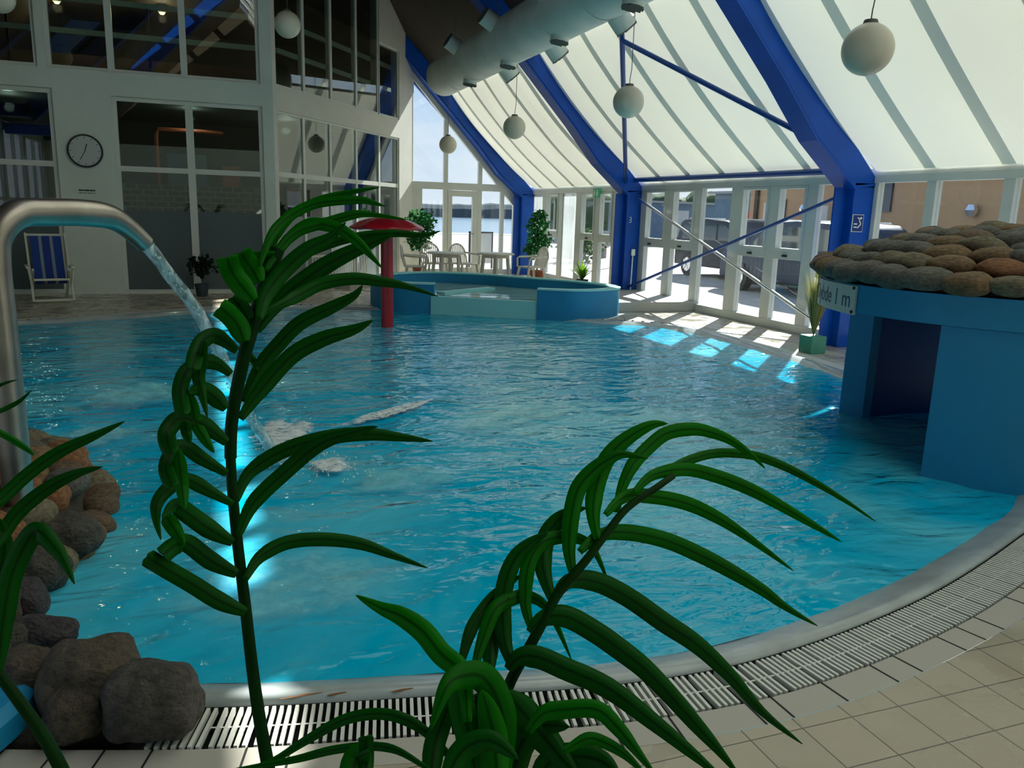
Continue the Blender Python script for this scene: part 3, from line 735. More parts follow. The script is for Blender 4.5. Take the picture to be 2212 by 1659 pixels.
# ------------------------------------------------------------------ left facade and angled bay
def wall_holes(name, fn, x0, x1, z0, z1, holes, m, thick, top=None):
    """wall in a u,z plane; fn(u, z, t) gives the point; holes list of rectangles"""
    us = sorted(set([x0, x1]+[h[0] for h in holes]+[h[1] for h in holes])); zs = sorted(set([z0, z1]+[h[2] for h in holes]+[h[3] for h in holes]))
    mb = MB()
    for a, b_ in zip(us[:-1], us[1:]):
        for c, d in zip(zs[:-1], zs[1:]):
            um, zm = (a+b_)/2, (c+d)/2
            if any(h[0] < um < h[1] and h[2] < zm < h[3] for h in holes): continue
            vs = [fn(a, c, 0), fn(b_, c, 0), fn(b_, d, 0), fn(a, d, 0), fn(a, c, thick), fn(b_, c, thick), fn(b_, d, thick), fn(a, d, thick)]
            mb.add(vs, [(0, 1, 2, 3), (7, 6, 5, 4), (0, 4, 5, 1), (1, 5, 6, 2), (2, 6, 7, 3), (3, 7, 4, 0)])
    o = mb.build(name, m); return struct(o)
ff = lambda u, z, t: Vector((u, FY+t, z)); fa = lambda u, z, t: Vector((A0.x+AU.x*u-AN.x*t, A0.y+AU.y*u-AN.y*t, z))
H_f = [(-1.60, .86, .06, 3.36), (-4.9, -2.48, .06, 3.42), (-2.52, .84, 3.74, 6.6), (-5.2, -2.66, 3.74, 6.6)]
wall_holes('wall_left', ff, -6.0, 1.05, 0, 8.0, H_f, 'white_wall', .22)
H_a = [(.12, 5.35, .06, 3.32), (.12, 4.28, 3.74, 7.5), (4.30, 5.35, 3.74, 5.32)]
wall_holes('wall_bay', fa, .0, 6.2, 0, 7.5, H_a, 'bay_wall', .22)
def facade_window(name, fn, u0, u1, z0, z1, mull, rails, pane_of, m='white_frame', w=.05, depth=.1, deep0=.06):
    e = sempty(name)
    def fbox(mb, a, b_, c, d, t0, t1):
        vs = [fn(a, c, t0), fn(b_, c, t0), fn(b_, d, t0), fn(a, d, t0), fn(a, c, t1), fn(b_, c, t1), fn(b_, d, t1), fn(a, d, t1)]
        mb.add(vs, [(0, 1, 2, 3), (7, 6, 5, 4), (0, 4, 5, 1), (1, 5, 6, 2), (2, 6, 7, 3), (3, 7, 4, 0)])
    mb = MB(); fbox(mb, u0, u0+w, z0, z1, deep0, deep0+depth); fbox(mb, u1-w, u1, z0, z1, deep0, deep0+depth); fbox(mb, u0+.002, u1-.002, z0+.002, z0+w, deep0-.004, deep0+depth-.004); fbox(mb, u0+.002, u1-.002, z1-w, z1-.002, deep0-.004, deep0+depth-.004)
    for a in mull: fbox(mb, a-w*.9, a+w*.9, z0+.004, z1-.004, deep0-.010, deep0+depth-.01)
    for a in rails: fbox(mb, u0+.004, u1-.004, a-.045, a+.045, deep0-.007, deep0+depth-.007)
    mb.build('window_frame', m, e)
    us = [u0]+list(mull)+[u1]; zs = [z0]+list(rails)+[z1]
    for i in range(len(us)-1):
        for j in range(len(zs)-1):
            for (c, d, g) in pane_of(i, zs[j], zs[j+1]):
                mb = MB(); fbox(mb, us[i]+.03, us[i+1]-.03, c, d, deep0+.010, deep0+.018); mb.build('pane', g, e)
    return e
def pf(i, a, b_): return [(a, b_, 'glass_dark')] if a > 1 else [(a, 1.46, 'frost_dark'), (1.46, b_, 'glass_dark')]
def pu(i, a, b_): return [(a, b_, 'glass_dark')]
def pa(i, a, b_): return [(a, b_, 'glass_dark')] if a > 1 else [(a, 1.42, 'frost_light'), (1.42, b_, 'glass_dark')]
facade_window('window_7', ff, -1.60, .86, .0, 3.36, [-.38], [2.17], pf, w=.07)
facade_window('window_8', ff, -4.9, -2.48, .0, 3.42, [-3.75], [2.20], pf, w=.08)
facade_window('window_9', ff, -2.52, .84, 3.74, 6.6, [-1.57, -.42], [], pu, w=.06)
facade_window('window_10', ff, -5.2, -2.66, 3.74, 6.6, [-3.9], [], pu, w=.06)
facade_window('window_11', fa, .12, 5.35, .0, 3.32, [1.05, 2.07, 3.2, 4.31], [2.19], pa, w=.045, deep0=.03)
facade_window('window_12', fa, .12, 4.28, 3.74, 7.5, [1.1, 2.14, 3.22], [], pu, w=.045, deep0=.03)
facade_window('window_13', fa, 4.30, 5.35, 3.74, 5.32, [], [], pu, w=.045, deep0=.03)
# rooms behind
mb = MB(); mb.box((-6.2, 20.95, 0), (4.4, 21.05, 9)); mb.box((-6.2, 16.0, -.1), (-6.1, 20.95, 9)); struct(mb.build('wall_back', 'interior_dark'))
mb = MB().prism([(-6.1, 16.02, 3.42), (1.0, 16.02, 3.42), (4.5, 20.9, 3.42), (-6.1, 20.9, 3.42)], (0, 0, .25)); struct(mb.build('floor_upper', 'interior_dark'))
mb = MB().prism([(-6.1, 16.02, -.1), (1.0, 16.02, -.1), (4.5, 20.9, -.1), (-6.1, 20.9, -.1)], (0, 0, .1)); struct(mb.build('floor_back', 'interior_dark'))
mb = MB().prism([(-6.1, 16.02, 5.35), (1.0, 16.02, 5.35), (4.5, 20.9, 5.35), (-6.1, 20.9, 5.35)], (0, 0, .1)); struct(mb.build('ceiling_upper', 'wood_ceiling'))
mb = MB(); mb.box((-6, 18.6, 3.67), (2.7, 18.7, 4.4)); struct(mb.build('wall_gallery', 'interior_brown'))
rl = thing('gallery_railing', (-1.5, 16.6, 3.67), 'pale horizontal railing bars inside the upper floor windows', 'railing')
for z in (4.47, 5.0):
    mb = MB(); mb.bar((-5.9, 16.6, z), (1.2, 16.6, z), .05, .09); mb.bar((1.2, 16.6, z), (4.2, 20.6, z), .05, .09); mb.build('rail', 'interior_bar', rl)
for x in (-4.9, -3.2, -1.0, .9):
    MB().box((x-.02, 16.58, 3.67), (x+.02, 16.62, 5.0)).build('post', 'interior_brown', rl)
for i, (x, y, z) in enumerate([(-2.62, 18, 5.2), (-.82, 18, 5.2)]):
    t = thing('spot_lamp', (x, y, z), ['small warm ceiling spot glowing in the second upper window from left', 'small warm ceiling spot glowing in the third upper window'][i], 'lamp', 'warm ceiling spots behind the upper windows')
    MB().lathe([(.001, -.03), (.035, -.025), (.05, 0), (.05, .03)], (x, y, z), 16).build('bulb', 'lamp_warm', t, smooth=True)
    MB().lathe([(.06, -.0), (.075, .02), (.07, .16), (.001, .16)], (x, y, z), 16).build('housing', 'interior_bar', t, smooth=True)
o = MB().box((-1.8, 17.3, 0), (.95, 17.45, 1.95)).build('counter', 'interior_tile'); tag(o, 'dark tiled counter wall with pale joints behind the frosted window', 'counter')
tubeobj('hot_pipe', [(-1.05, 17.8, .1), (-1.05, 17.8, 2.9), (-1.0, 17.8, 3.02), (-.2, 17.8, 3.02), (.2, 17.8, 3.0)], .04, 'orange_pipe', 'bent orange pipe in the room behind the wide window', 'pipe')
o = MB().box((-.9, 18.4, 0), (-.15, 18.5, 2.6)).build('inner_door', 'shed_blue'); tag(o, 'dull blue door in the room behind the wide window', 'door')
o = MB().box((.15, 18.3, 1.9), (.5, 18.34, 2.4)).build('notice', 'orange_pipe'); tag(o, 'small orange notice deep inside the wide window', 'notice')
for i, (x, y, z) in enumerate([(-2.62, 18, 5.1), (-.82, 18, 5.1), (-3.4, 17.2, 3.2), (1.5, 18.6, 3.2), (-.4, 17.6, 3.25)]):  # first pair serves the warm spots, the rest are added room fill without fixtures
    l = bpy.data.lights.new('spot_and_fill_light', 'POINT'); l.energy = 16 if i < 2 else 9; l.color = (1, .8, .5) if i < 2 else (.8, 1, .9); l.shadow_soft_size = .08
    lo = bpy.data.objects.new('spot_and_fill_light', l); COL.objects.link(lo); lo.location = (x, y, z)
# walls closing the hall
fw_ = lambda u, z, t: Vector((-6.0-t, u, z)); fs_ = lambda u, z, t: Vector((u, SY-t, z))
HW_added = [(-3.4+3.1*k, -.6+3.1*k, .3, 3.7) for k in range(3)]  # unseen west windows, added to bring daylight into the hall
wall_holes('wall_west', fw_, SY, 16.0, 0, 4.1, HW_added, 'white_wall', .12)
HS = []
wall_holes('wall_south', fs_, -6.1, 7.9, 0, 3.8, [(a, min(b_, 7.7), c, d) for a, b_, c, d in HS], 'white_wall', .12)
mb = MB().prism([(-6.1, SY-.1, 3.8), (6.55, SY-.1, 3.8), (1.2, SY-.1, 9.25), (-4.2, SY-.1, 4.0), (-6.1, SY-.1, 4.0)], (0, .1, 0)); struct(mb.build('wall_south_upper', 'wood_ceiling'))
nwin = 14
for f_, HH in ((fw_, HW_added), (fs_, HS)):
    for (a, b_, c, d) in HH:
        facade_window('window_%d' % nwin, f_, a, min(b_, 7.7), c, d, [(a+min(b_, 7.7))/2], [1.6], lambda i, p, q: [(p, q, 'glass_clear')], w=.05, deep0=.02); nwin += 1
# ------------------------------------------------------------------ clock and little notice
cl = thing('wall_clock', (-2.05, FY, 2.43), 'round white wall clock with thin black rim above the deckchair', 'clock')
def disc(name, c, r, d, m, par, n=40):
    return MB().tube([(c[0], c[1], c[2]), (c[0], c[1]-d, c[2])], r, n).build(name, m, par, smooth=True)
cc = (-2.05, FY, 2.43)
disc('rim', cc, .275, .05, 'black', cl); disc('face', (cc[0], FY-.048, cc[2]), .245, .006, 'clock_face', cl)
mb = MB()
for k in range(12):
    a = R(30*k); c0 = Vector((cc[0]+math.sin(a)*.205, FY-.056, cc[2]+math.cos(a)*.205)); c1 = Vector((cc[0]+math.sin(a)*.23, FY-.056, cc[2]+math.cos(a)*.23)); mb.bar(c0, c1, .01, .003, up=(0, 1, 0))
mb.build('hour_marks', 'black', cl)
for nm, a, l, w in (('hour_hand', 17, .12, .014), ('minute_hand', 209, .17, .01)):
    a = R(a); MB().bar((cc[0], FY-.06, cc[2]), (cc[0]+math.sin(a)*l, FY-.06, cc[2]+math.cos(a)*l), w, .004, up=(0, 1, 0)).build(nm, 'black', cl)
nt_ = thing('wall_notice', (-2.07, FY, 1.75), 'tiny two-line dark lettering on the white wall under the clock', 'sign')
mb = MB(); x = -2.20
for w in (.05, .03, .07, .04, .03): mb.box((x, FY-.006, 1.765), (x+w, FY-.001, 1.79)); x += w+.008
x = -2.2
for w in (.06, .05, .08, .03): mb.box((x, FY-.004, 1.728), (x+w, FY-.001, 1.738)); x += w+.01
mb.build('lettering', 'black', nt_)
# ------------------------------------------------------------------ exit sign, stickers, column post
t = thing('exit_sign', (7.86, 16.35, 2.0), 'small green exit sign with two pale figures above the far glass door', 'sign')
MB().box((7.84, 16.20, 2.0), (7.88, 16.50, 2.2)).build('box', 'sign_green', t)
mb = MB()
for y in (16.28, 16.42): mb.box((7.832, y-.03, 2.03), (7.84, y+.03, 2.13)); mb.box((7.832, y-.015, 2.14), (7.84, y+.015, 2.17))
mb.build('figures', 'sign_pale', t)
t = thing('pictogram_sticker', (7.70, 8.33, 1.6), 'small dark blue square sticker with white swimmer mark on the near column', 'sign')
MB().box((7.625, 8.333, 1.50), (7.80, 8.345, 1.72)).build('plate', 'sign_pale', t)
MB().box((7.632, 8.330, 1.507), (7.793, 8.334, 1.713)).build('panel', 'sticker_blue', t)
mb = MB()
for a, b_ in (((7.65, 1.56), (7.70, 1.56)), ((7.65, 1.60), (7.70, 1.60)), ((7.71, 1.55), (7.76, 1.60)), ((7.76, 1.60), (7.73, 1.65)), ((7.70, 1.68), (7.74, 1.66))): mb.bar((a[0], 8.328, a[1]), (b_[0], 8.328, b_[1]), .014, .003, up=(0, 1, 0))
mb.tube([(7.755, 8.331, 1.675), (7.755, 8.326, 1.675)], .015, 12); mb.build('mark', 'sign_pale', t)
t = thing('number_sticker', (7.70, 14.43, 1.55), 'tiny white number on the middle blue column', 'sign')
mb = MB()
for a, b_ in (((7.68, 1.60), (7.72, 1.60)), ((7.68, 1.55), (7.72, 1.55)), ((7.68, 1.50), (7.72, 1.50)), ((7.72, 1.60), (7.72, 1.50))): mb.bar((a[0], 14.435, a[1]), (b_[0], 14.435, b_[1]), .01, .006, up=(0, 1, 0))
mb.build('numeral', 'sign_pale', t)
t = thing('rescue_pole', (7.78, 14.40, .17), 'thin white pole with small white head leaning on the middle column', 'pole')
MB().tube([(7.76, 14.37, .17), (7.79, 14.41, .85)], .013, 10).build('pole', 'sign_pale', t, smooth=True)
MB().box((7.75, 14.38, .85), (7.83, 14.43, .98)).build('head', 'sign_pale', t, bevel=.015)
# ------------------------------------------------------------------ radiator along the bay
rd = thing('radiator', tuple(fa(1.9, 0, -.25)), 'white vertical-barred radiator screen before the angled windows', 'radiator')
mb = MB()
for k in range(22):
    u = .82+k*.108; p = fa(u, 0, -.25); mb.box((p.x-.011, p.y-.011, .07), (p.x+.011, p.y+.011, .64))
mb.build('bars', 'bar_white', rd)
mb = MB(); mb.bar(fa(.72, .66, -.25), fa(3.18, .66, -.25), .07, .035); mb.bar(fa(.72, .08, -.25), fa(3.18, .08, -.25), .06, .04); mb.build('rails', 'chair_white', rd)
for u in (.8, 3.1):
    p = fa(u, 0, -.25); MB().box((p.x-.02, p.y-.02, 0), (p.x+.02, p.y+.02, .08)).build('foot', 'chair_white', rd)
bx = MB().prism([fa(1.3, 0, -.45), fa(3.3, 0, -.45), fa(3.3, 0, -.8), fa(1.3, 0, -.8)], (0, 0, .12)); o = bx.build('trim_5', 'step_tile'); struct(o)
# ------------------------------------------------------------------ mushroom fountain
mf = thing('mushroom_fountain', (2.22, 11.25, -1), 'red mushroom-shaped water feature standing in the big pool', 'fountain')
c = (2.22, 11.25, 0)
MB().tube([(2.22, 11.25, -1), (2.22, 11.25, 1.33)], .088, 28).build('stem', 'red_plastic', mf, smooth=True)
prof = [(r_, z_+.02) for r_, z_ in [(.001, 1.485), (.12, 1.478), (.26, 1.455), (.38, 1.415), (.475, 1.365), (.515, 1.335), (.51, 1.318), (.46, 1.312), (.30, 1.335), (.10, 1.345), (.085, 1.30)]]
mb = MB(); nn_ = 56; 
for r, z in prof:
    for j in range(nn_):
        a = 2*math.pi*j/nn_; rr = r*(1+.012*math.cos(8*a)); mb.v.append((c[0]+rr*math.cos(a), c[1]+rr*math.sin(a), z+.007*math.cos(8*a)*(r/.5)))
for i in range(len(prof)-1):
    for j in range(nn_): mb.f.append((i*nn_+j, i*nn_+(j+1) % nn_, (i+1)*nn_+(j+1) % nn_, (i+1)*nn_+j))
mb.build('cap', 'red_plastic', mf, smooth='all')
# ------------------------------------------------------------------ steel spout
L0, L1 = Vector((-.9, 4.0, 0)), Vector((.45, 5.21, 0)); dL = (L1-L0).normalized()
def sp(s, z): return (L0.x+dL.x*s, L0.y+dL.y*s, z)
spt = thing('water_spout', (-.9, 4.0, .2), 'tall bent stainless steel water spout rising from the cobbled island', 'fountain spout')
path = catmull([Vector(sp(0, .12)), Vector(sp(0, .5)), Vector(sp(0, 1.0)), Vector(sp(.0, 1.34)), Vector(sp(.03, 1.46)), Vector(sp(.12, 1.535)), Vector(sp(.25, 1.545)), Vector(sp(.42, 1.545)), Vector(sp(.55, 1.53)), Vector(sp(.64, 1.485)), Vector(sp(.745, 1.395))], 6, False)
rs = [.062]*len(path)
for i in range(len(path)):
    k = (i-(len(path)-16))/16
    if k > 0: rs[i] = .062-.018*k
MB().tube(path, rs, 28).build('pipe', 'steel', spt, smooth=True)
MB().lathe([(.064, .12), (.085, .13), (.085, .16), (.064, .17)], (-.9, 4.0, 0), 24).build('base_collar', 'steel', spt, smooth=True)
# jet
mb = MB(); pts = [sp(.75, 1.39), sp(.86, 1.26), sp(.975, 1.12), sp(1.08, .96), sp(1.2, .74), sp(1.31, .53), sp(1.43, .30), sp(1.55, .12), sp(1.66, .0), sp(1.74, -.03)]
pts = catmull([Vector(p) for p in pts], 5, False); k0 = 0
for i, p in enumerate(pts):
    d = (pts[min(i+1, len(pts)-1)]-pts[max(i-1, 0)]).normalized(); a = dL.cross(Vector((0, 0, 1))); c_ = d.cross(a); f = i/len(pts)
    for j in range(14):
        t = 2*math.pi*j/14; nz = noise.noise(Vector((p.x*9+math.cos(t)*2, p.z*7, math.sin(t)*2)))
        r = (.042-.010*f)*(1+.9*f*nz+.25*nz)
        mb.v.append(tuple(p+a*math.cos(t)*r+c_*math.sin(t)*r*.75))
for i in range(len(pts)-1):
    for j in range(14): mb.f.append((i*14+j, i*14+(j+1) % 14, (i+1)*14+(j+1) % 14, (i+1)*14+j))
o = mb.build('water_jet', 'jet_water', smooth='all'); tag(o, 'clear stream of water falling from the steel spout', 'water', kind='stuff')
mb = MB(); rnd = random.Random(3)
def drop(mb, p, r):
    x, y, z = p; mb.add([(x+r, y, z), (x-r, y, z), (x, y+r, z), (x, y-r, z), (x, y, z+r*1.3), (x, y, z-r)], [(0,2,4),(2,1,4),(1,3,4),(3,0,4),(2,0,5),(1,2,5),(3,1,5),(0,3,5)])
for i in range(260):
    f = rnd.random()**.7; p = pts[int(f*(len(pts)-1))]; s_ = .02+.09*f*f; drop(mb, (p.x+rnd.gauss(0, s_*.5), p.y+rnd.gauss(0, s_*.5), max(-.01, p.z+rnd.gauss(0, s_*.4))), rnd.uniform(.003, .008))
for cx_, cy_, s_, nn2 in ((.5, 5.3, .16, 90), (.66, 4.9, .12, 90), (1.65, 4.35, .10, 25), (2.6, 3.7, .2, 40)):
    for i in range(nn2): drop(mb, (cx_+rnd.gauss(0, s_), cy_+rnd.gauss(0, s_), rnd.uniform(-.015, .02)), rnd.uniform(.003, .008))
o = mb.build('water_drops', 'sign_pale'); tag(o, 'bright droplets splashing around the falling water jet', 'water', kind='stuff')
# ------------------------------------------------------------------ stones
def rock_mesh(name, seed, sub=3, rough=.22, freq=1.6, boxy=.0):
    bm = bmesh.new(); bmesh.ops.create_icosphere(bm, subdivisions=sub, radius=1)
    for v in bm.verts:
        p = v.co.copy(); k = 1+rough*noise.noise(p*freq+Vector((seed*7.3, seed*1.7, seed)))+rough*.25*noise.noise(p*freq*3.5+Vector((seed, 0, 0)))
        if boxy:
            mx_ = max(abs(p.x), abs(p.y), abs(p.z)); k *= (1-boxy)+boxy/mx_*.85
        v.co = p*k
    for f in bm.faces: f.smooth = True
    me = bpy.data.meshes.new(name); bm.to_mesh(me); bm.free(); return me
cob = []
for i in range(14):
    me = rock_mesh('cobble', i, 3, .16, 1.3); me.materials.append(M['cobble_%d' % (i % 7)]); cob.append(me)
def stone(parent, me, loc, scl, rot):
    o = bpy.data.objects.new('cobble', me); COL.objects.link(o); o.parent = parent
    o.location = Vector(loc)-(root_loc(parent) if parent else Vector((0, 0, 0))); o.scale = scl; o.rotation_euler = rot; return o
rnd = random.Random(11)
# island
isl = thing('cobbled_island', (-1.3, 4.5, 0), 'cobble-covered island at the left edge of the pool around the spout foot', 'rock island')
ic, irx, iry, ih = (-1.32, 4.45), .66, 1.12, .30
mb = MB(); nn_ = 28; prof = [(1.0, -1.0), (1.0, -.05), (.93, .12), (.75, .2), (.5, .25), (.2, .28), (.001, .28)]
for r, z in prof:
    for j in range(nn_):
        a = 2*math.pi*j/nn_; mb.v.append((ic[0]+irx*.93*r*math.cos(a), ic[1]+iry*.93*r*math.sin(a), z))
for i in range(len(prof)-1):
    for j in range(nn_): mb.f.append((i*nn_+j, i*nn_+(j+1) % nn_, (i+1)*nn_+(j+1) % nn_, (i+1)*nn_+j))
mb.build('mound', 'mortar', isl, smooth='all')
def ell_pts(cx, cy, rx, ry, step, rings):
    out = []
    for r in rings:
        per = 2*math.pi*math.sqrt(((rx*r)**2+(ry*r)**2)/2); nn = max(1, int(per/step)); a0 = rnd.random()*6
        for k in range(nn):
            a = a0+2*math.pi*k/nn+rnd.uniform(-.06, .06); out.append((cx+rx*r*math.cos(a), cy+ry*r*math.sin(a), r, a))
    return out
for (x, y, r, a) in ell_pts(ic[0], ic[1], irx, iry, .16, (1.0, .80, .58, .36, .15)):
    if x < -1.95: continue
    z = -.01+.29*math.sqrt(max(0, 1-r*r))+(0 if r > .9 else .02)
    s_ = rnd.uniform(.085, .115)
    stone(isl, cob[rnd.choice([0, 1, 2, 3, 4, 5, 6, 7, 8, 11, 12])], (x, y, z), (s_*1.25, s_*1.0, s_*.8), (rnd.uniform(-.3, .3), rnd.uniform(-.3, .3), rnd.uniform(0, 3.1)))
    if r > .9:
        stone(isl, cob[rnd.choice([2, 3, 6, 9, 10, 13])], (x*1.0, y, z-.13), (s_*1.2, s_*1.1, s_*.85), (0, 0, rnd.uniform(0, 3)))
# boulders at the near left corner (pixel box -> place on deck)
def on_z(x, y, z):
    v = at(x, y, 1)-EYE; return (z-EYE.z)/v.z
bl = [  # view box of each stone (centre, width, height), height of its middle above the deck
 (330, 1508, 205, 165, .11, 21, 0, 'big dark grey boulder beside the end of the grating', .35),
 (196, 1465, 205, 185, .12, 22, 1, 'large dark brown boulder behind the round stone', .15),
 (162, 1542, 128, 130, .08, 23, 1, 'round brownish stone at the foot of the boulder pile', .0),
 (92, 1372, 165, 90, .10, 24, 2, 'long dark flat-topped boulder at the water edge of the pile', .1),
 (52, 1462, 150, 125, .10, 25, 1, 'brown boulder above the blue planter rim', .1),
 (18, 1388, 85, 80, .12, 26, 0, 'small olive stone at the far left of the pile', 0),
 (48, 1302, 100, 115, .06, 27, 2, 'dark stone between the island and the boulder pile', .1),
 (78, 1232, 130, 105, .05, 28, 0, 'grey boulder with pale wet edge at the island foot', .2),
 (-45, 1320, 150, 140, .10, 29, 1, 'brown stone cut off by the left picture edge', .1),
 (-55, 1430, 130, 120, .12, 30, 0, 'grey stone cut off low at the left picture edge', .1),
 (130, 1160, 165, 110, .06, 31, 0, 'long speckled grey boulder at the island edge', .3)]
for px_, py_, w_, h_, zc, sd, mi, lab, bxy in bl:
    dp = on_z(px_, py_, zc); hs = (w_/2*dp/FPX, min(w_, h_*1.1)/2*dp/FPX, h_/2*dp/FPX)
    me = rock_mesh('boulder', sd, 4, .22, 1.2, bxy); me.materials.append(M['boulder_%d' % mi])
    o = bpy.data.objects.new('boulder', me); COL.objects.link(o); o.location = at(px_, py_, dp); o.scale = hs; o.rotation_euler = (0, 0, rnd.uniform(-.3, .3)-.35)
    tag(o, lab, 'boulder', 'boulders in the near left corner')
# rocky base beneath the pile, blue planter rim
mb = MB().prism([(-.34, 2.50, -.6), (-.27, 2.66, -.6), (-.45, 2.9, -.6), (-.72, 3.3, -.6), (-.8, 3.7, -.6), (-1.4, 3.7, -.6), (-1.6, 2.7, -.6), (-.9, 2.6, -.6), (-.6, 2.48, -.6)], (0, 0, .63)); o = mb.build('rockery_base', 'mortar', bevel=.03); tag(o, 'dark mortar bed under the boulders in the near left corner', 'rock bed')
mb = MB(); c = (-1.05, 2.66)
mb.lathe([(.001, 0), (.43, 0), (.46, .03), (.46, .10), (.43, .13), (.39, .13), (.20, .15), (.001, .155)], (c[0], c[1], 0), 48); o = mb.build('blue_planter', 'pool_blue', smooth=True); tag(o, 'round blue painted basin rim in the bottom left corner', 'basin')
# ------------------------------------------------------------------ grotto with cobbled roof
G = [(4.85,5.55),(4.5,5.15),(4.27,4.6),(4.25,4.05),(4.55,3.45),(5.05,3.0),(5.8,2.8),(6.5,2.98),(7.05,3.5),(7.3,4.4),(7.1,5.35),(6.5,5.92),(5.75,6.08),(5.2,5.88)]
gp = [Vector((p.x, p.y)) for p in catmull([Vector((*p, 0)) for p in G], 6)]
gc = Vector((5.8, 4.45))
gro = thing('pool_grotto', (5.8, 4.45, 0), 'blue pool bar grotto with cobblestone roof at the right edge of the pool', 'grotto')
def shrink(P, k): return [gc+(p-gc)*k for p in P]
def ringwall(P, Q, z0, z1):
    mb = MB(); k = len(P)
    mb.v += [(p.x, p.y, z0) for p in P]+[(p.x, p.y, z1) for p in P]+[(p.x, p.y, z1) for p in Q]+[(p.x, p.y, z0) for p in Q]
    for i in range(k):
        for j in range(4): mb.f.append((j*k+i, j*k+(i+1) % k, ((j+1) % 4)*k+(i+1) % k, ((j+1) % 4)*k+i))
    return mb
ringwall(gp, shrink(gp, .80), .985, 1.18).build('lintel_band', 'pool_blue', gro, smooth=True)
mb = MB().prism([(p.x, p.y, 1.17) for p in shrink(gp, .9)], (0, 0, .04)); mb.build('roof_slab', 'mortar', gro)
seg = gp[20:58]; q = [gc+(p-gc)*.985 for p in seg]; q2 = [gc+(p-gc)*.80 for p in seg]
mb = MB(); k = len(q)
for P, z in ((q, -1), (q, .98), (q2, .98), (q2, -1)): mb.v += [(p.x, p.y, z) for p in P]
for i in range(k-1):
    for j in range(4): mb.f.append((j*k+i, j*k+i+1, ((j+1) % 4)*k+i+1, ((j+1) % 4)*k+i))
mb.f += [(0, k, 2*k, 3*k), (k-1, 2*k-1, 3*k-1, 4*k-1)]
mb.build('curved_wall', 'pool_blue', gro, smooth=True)
mb = MB().prism([(5.08, 5.45, -1), (5.15, 5.25, -1), (5.24, 5.25, -1), (5.24, 5.5, -1)], (0, 0, 1.98)); mb.build('door_jamb', 'pool_blue', gro)
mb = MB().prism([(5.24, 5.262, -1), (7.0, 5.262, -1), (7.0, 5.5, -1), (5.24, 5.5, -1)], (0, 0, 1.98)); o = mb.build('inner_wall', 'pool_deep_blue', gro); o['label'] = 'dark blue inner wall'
# stones: rings of cobbles on a shallow dome
rings = (.985, .86, .73, .60, .47, .33, .18)
for ri, r in enumerate(rings):
    P = shrink(gp, r); per = sum((P[(i+1) % len(P)]-P[i]).length for i in range(len(P))); nn = int(per/(.30 if ri else .27)); 
    for k in range(nn):
        f = (k+.5*(ri % 2)+rnd.uniform(-.12, .12))/nn*len(P); i = int(f) % len(P); t = f-int(f); p = P[i].lerp(P[(i+1) % len(P)], t)
        d = (P[(i+1) % len(P)]-P[i]); ang = math.atan2(d.y, d.x)
        z = 1.25+.33*(1-r**2)+rnd.uniform(-.012, .02)
        if p.y > 5.3 and r > .9 and p.x > 6.4: continue
        s_ = rnd.uniform(.13, .17)*(1 if ri else .95)
        stone(gro, cob[rnd.choice([0, 1, 2, 2, 4, 4, 5, 6, 6, 7, 8, 9, 11, 11, 12, 13])], (p.x, p.y, z), (s_*1.15, s_*.85, s_*.52), (rnd.uniform(-.12, .12), rnd.uniform(-.12, .12), ang+rnd.uniform(-.4, .4)))
mb = MB(); k = len(gp)
for r, z in ((.97, 1.19), (.95, 1.25), (.73, 1.38), (.47, 1.49), (.2, 1.54)): mb.v += [(p.x, p.y, z) for p in shrink(gp, r)]
for j in range(4):
    for i in range(k): mb.f.append((j*k+i, j*k+(i+1) % k, (j+1)*k+(i+1) % k, (j+1)*k+i))
mb.f.append(tuple(range(4*k, 5*k))); mb.build('mortar_bed', 'mortar', gro, smooth='all')
# depth sign bent around the band
path = []; i = 9
cum = [0]; loopP = [gp[(13-j) % len(gp)] for j in range(26)]   # runs from near the opening back around the far left side
for a, b_ in zip(loopP[:-1], loopP[1:]): cum.append(cum[-1]+(b_-a).length)
def along(s):
    for i in range(len(cum)-1):
        if cum[i+1] >= s: break
    t = (s-cum[i])/(cum[i+1]-cum[i]); p = loopP[i].lerp(loopP[i+1], t); d = (loopP[i+1]-loopP[i]).normalized(); nn = Vector((d.y, -d.x))
    if (p-gc).dot(nn) < 0: nn = -nn
    return p, nn
S0, SL = .0, .95
sg = thing('depth_sign', (4.7, 5.4, 1.0), 'white depth sign reading 1 m curved around the grotto rim', 'sign')
mb = MB(); ns = 20
for j in range(ns+1):
    p, nn = along(S0+SL*j/ns)
    for off_, z in ((.004, .965), (.018, .965), (.018, 1.17), (.004, 1.17)): mb.v.append((p.x+nn.x*off_, p.y+nn.y*off_, z))
for j in range(ns):
    for k in range(4): mb.f.append((j*4+k, j*4+(k+1) % 4, (j+1)*4+(k+1) % 4, (j+1)*4+k))
mb.f += [(0, 1, 2, 3), (4*ns, 4*ns+1, 4*ns+2, 4*ns+3)]; mb.build('plate', 'sign_white', sg)
cu = bpy.data.curves.new('txt', 'FONT'); cu.body = 'Dybde 1 m'; cu.size = .17; cu.align_x = 'RIGHT'; cu.resolution_u = 3
to = bpy.data.objects.new('txt', cu); COL.objects.link(to); dg = bpy.context.evaluated_depsgraph_get(); me = bpy.data.meshes.new_from_object(to.evaluated_get(dg))
bpy.data.objects.remove(to)
bm = bmesh.new(); bm.from_mesh(me); bmesh.ops.subdivide_edges(bm, edges=[e for e in bm.edges if e.calc_length() > .03], cuts=3)
for v in bm.verts:
    s_ = S0+.05-v.co.x; p, nn = along(max(.01, s_)); z = 1.015+v.co.y; v.co = Vector((p.x+nn.x*.0205, p.y+nn.y*.0205, z))-sg.location
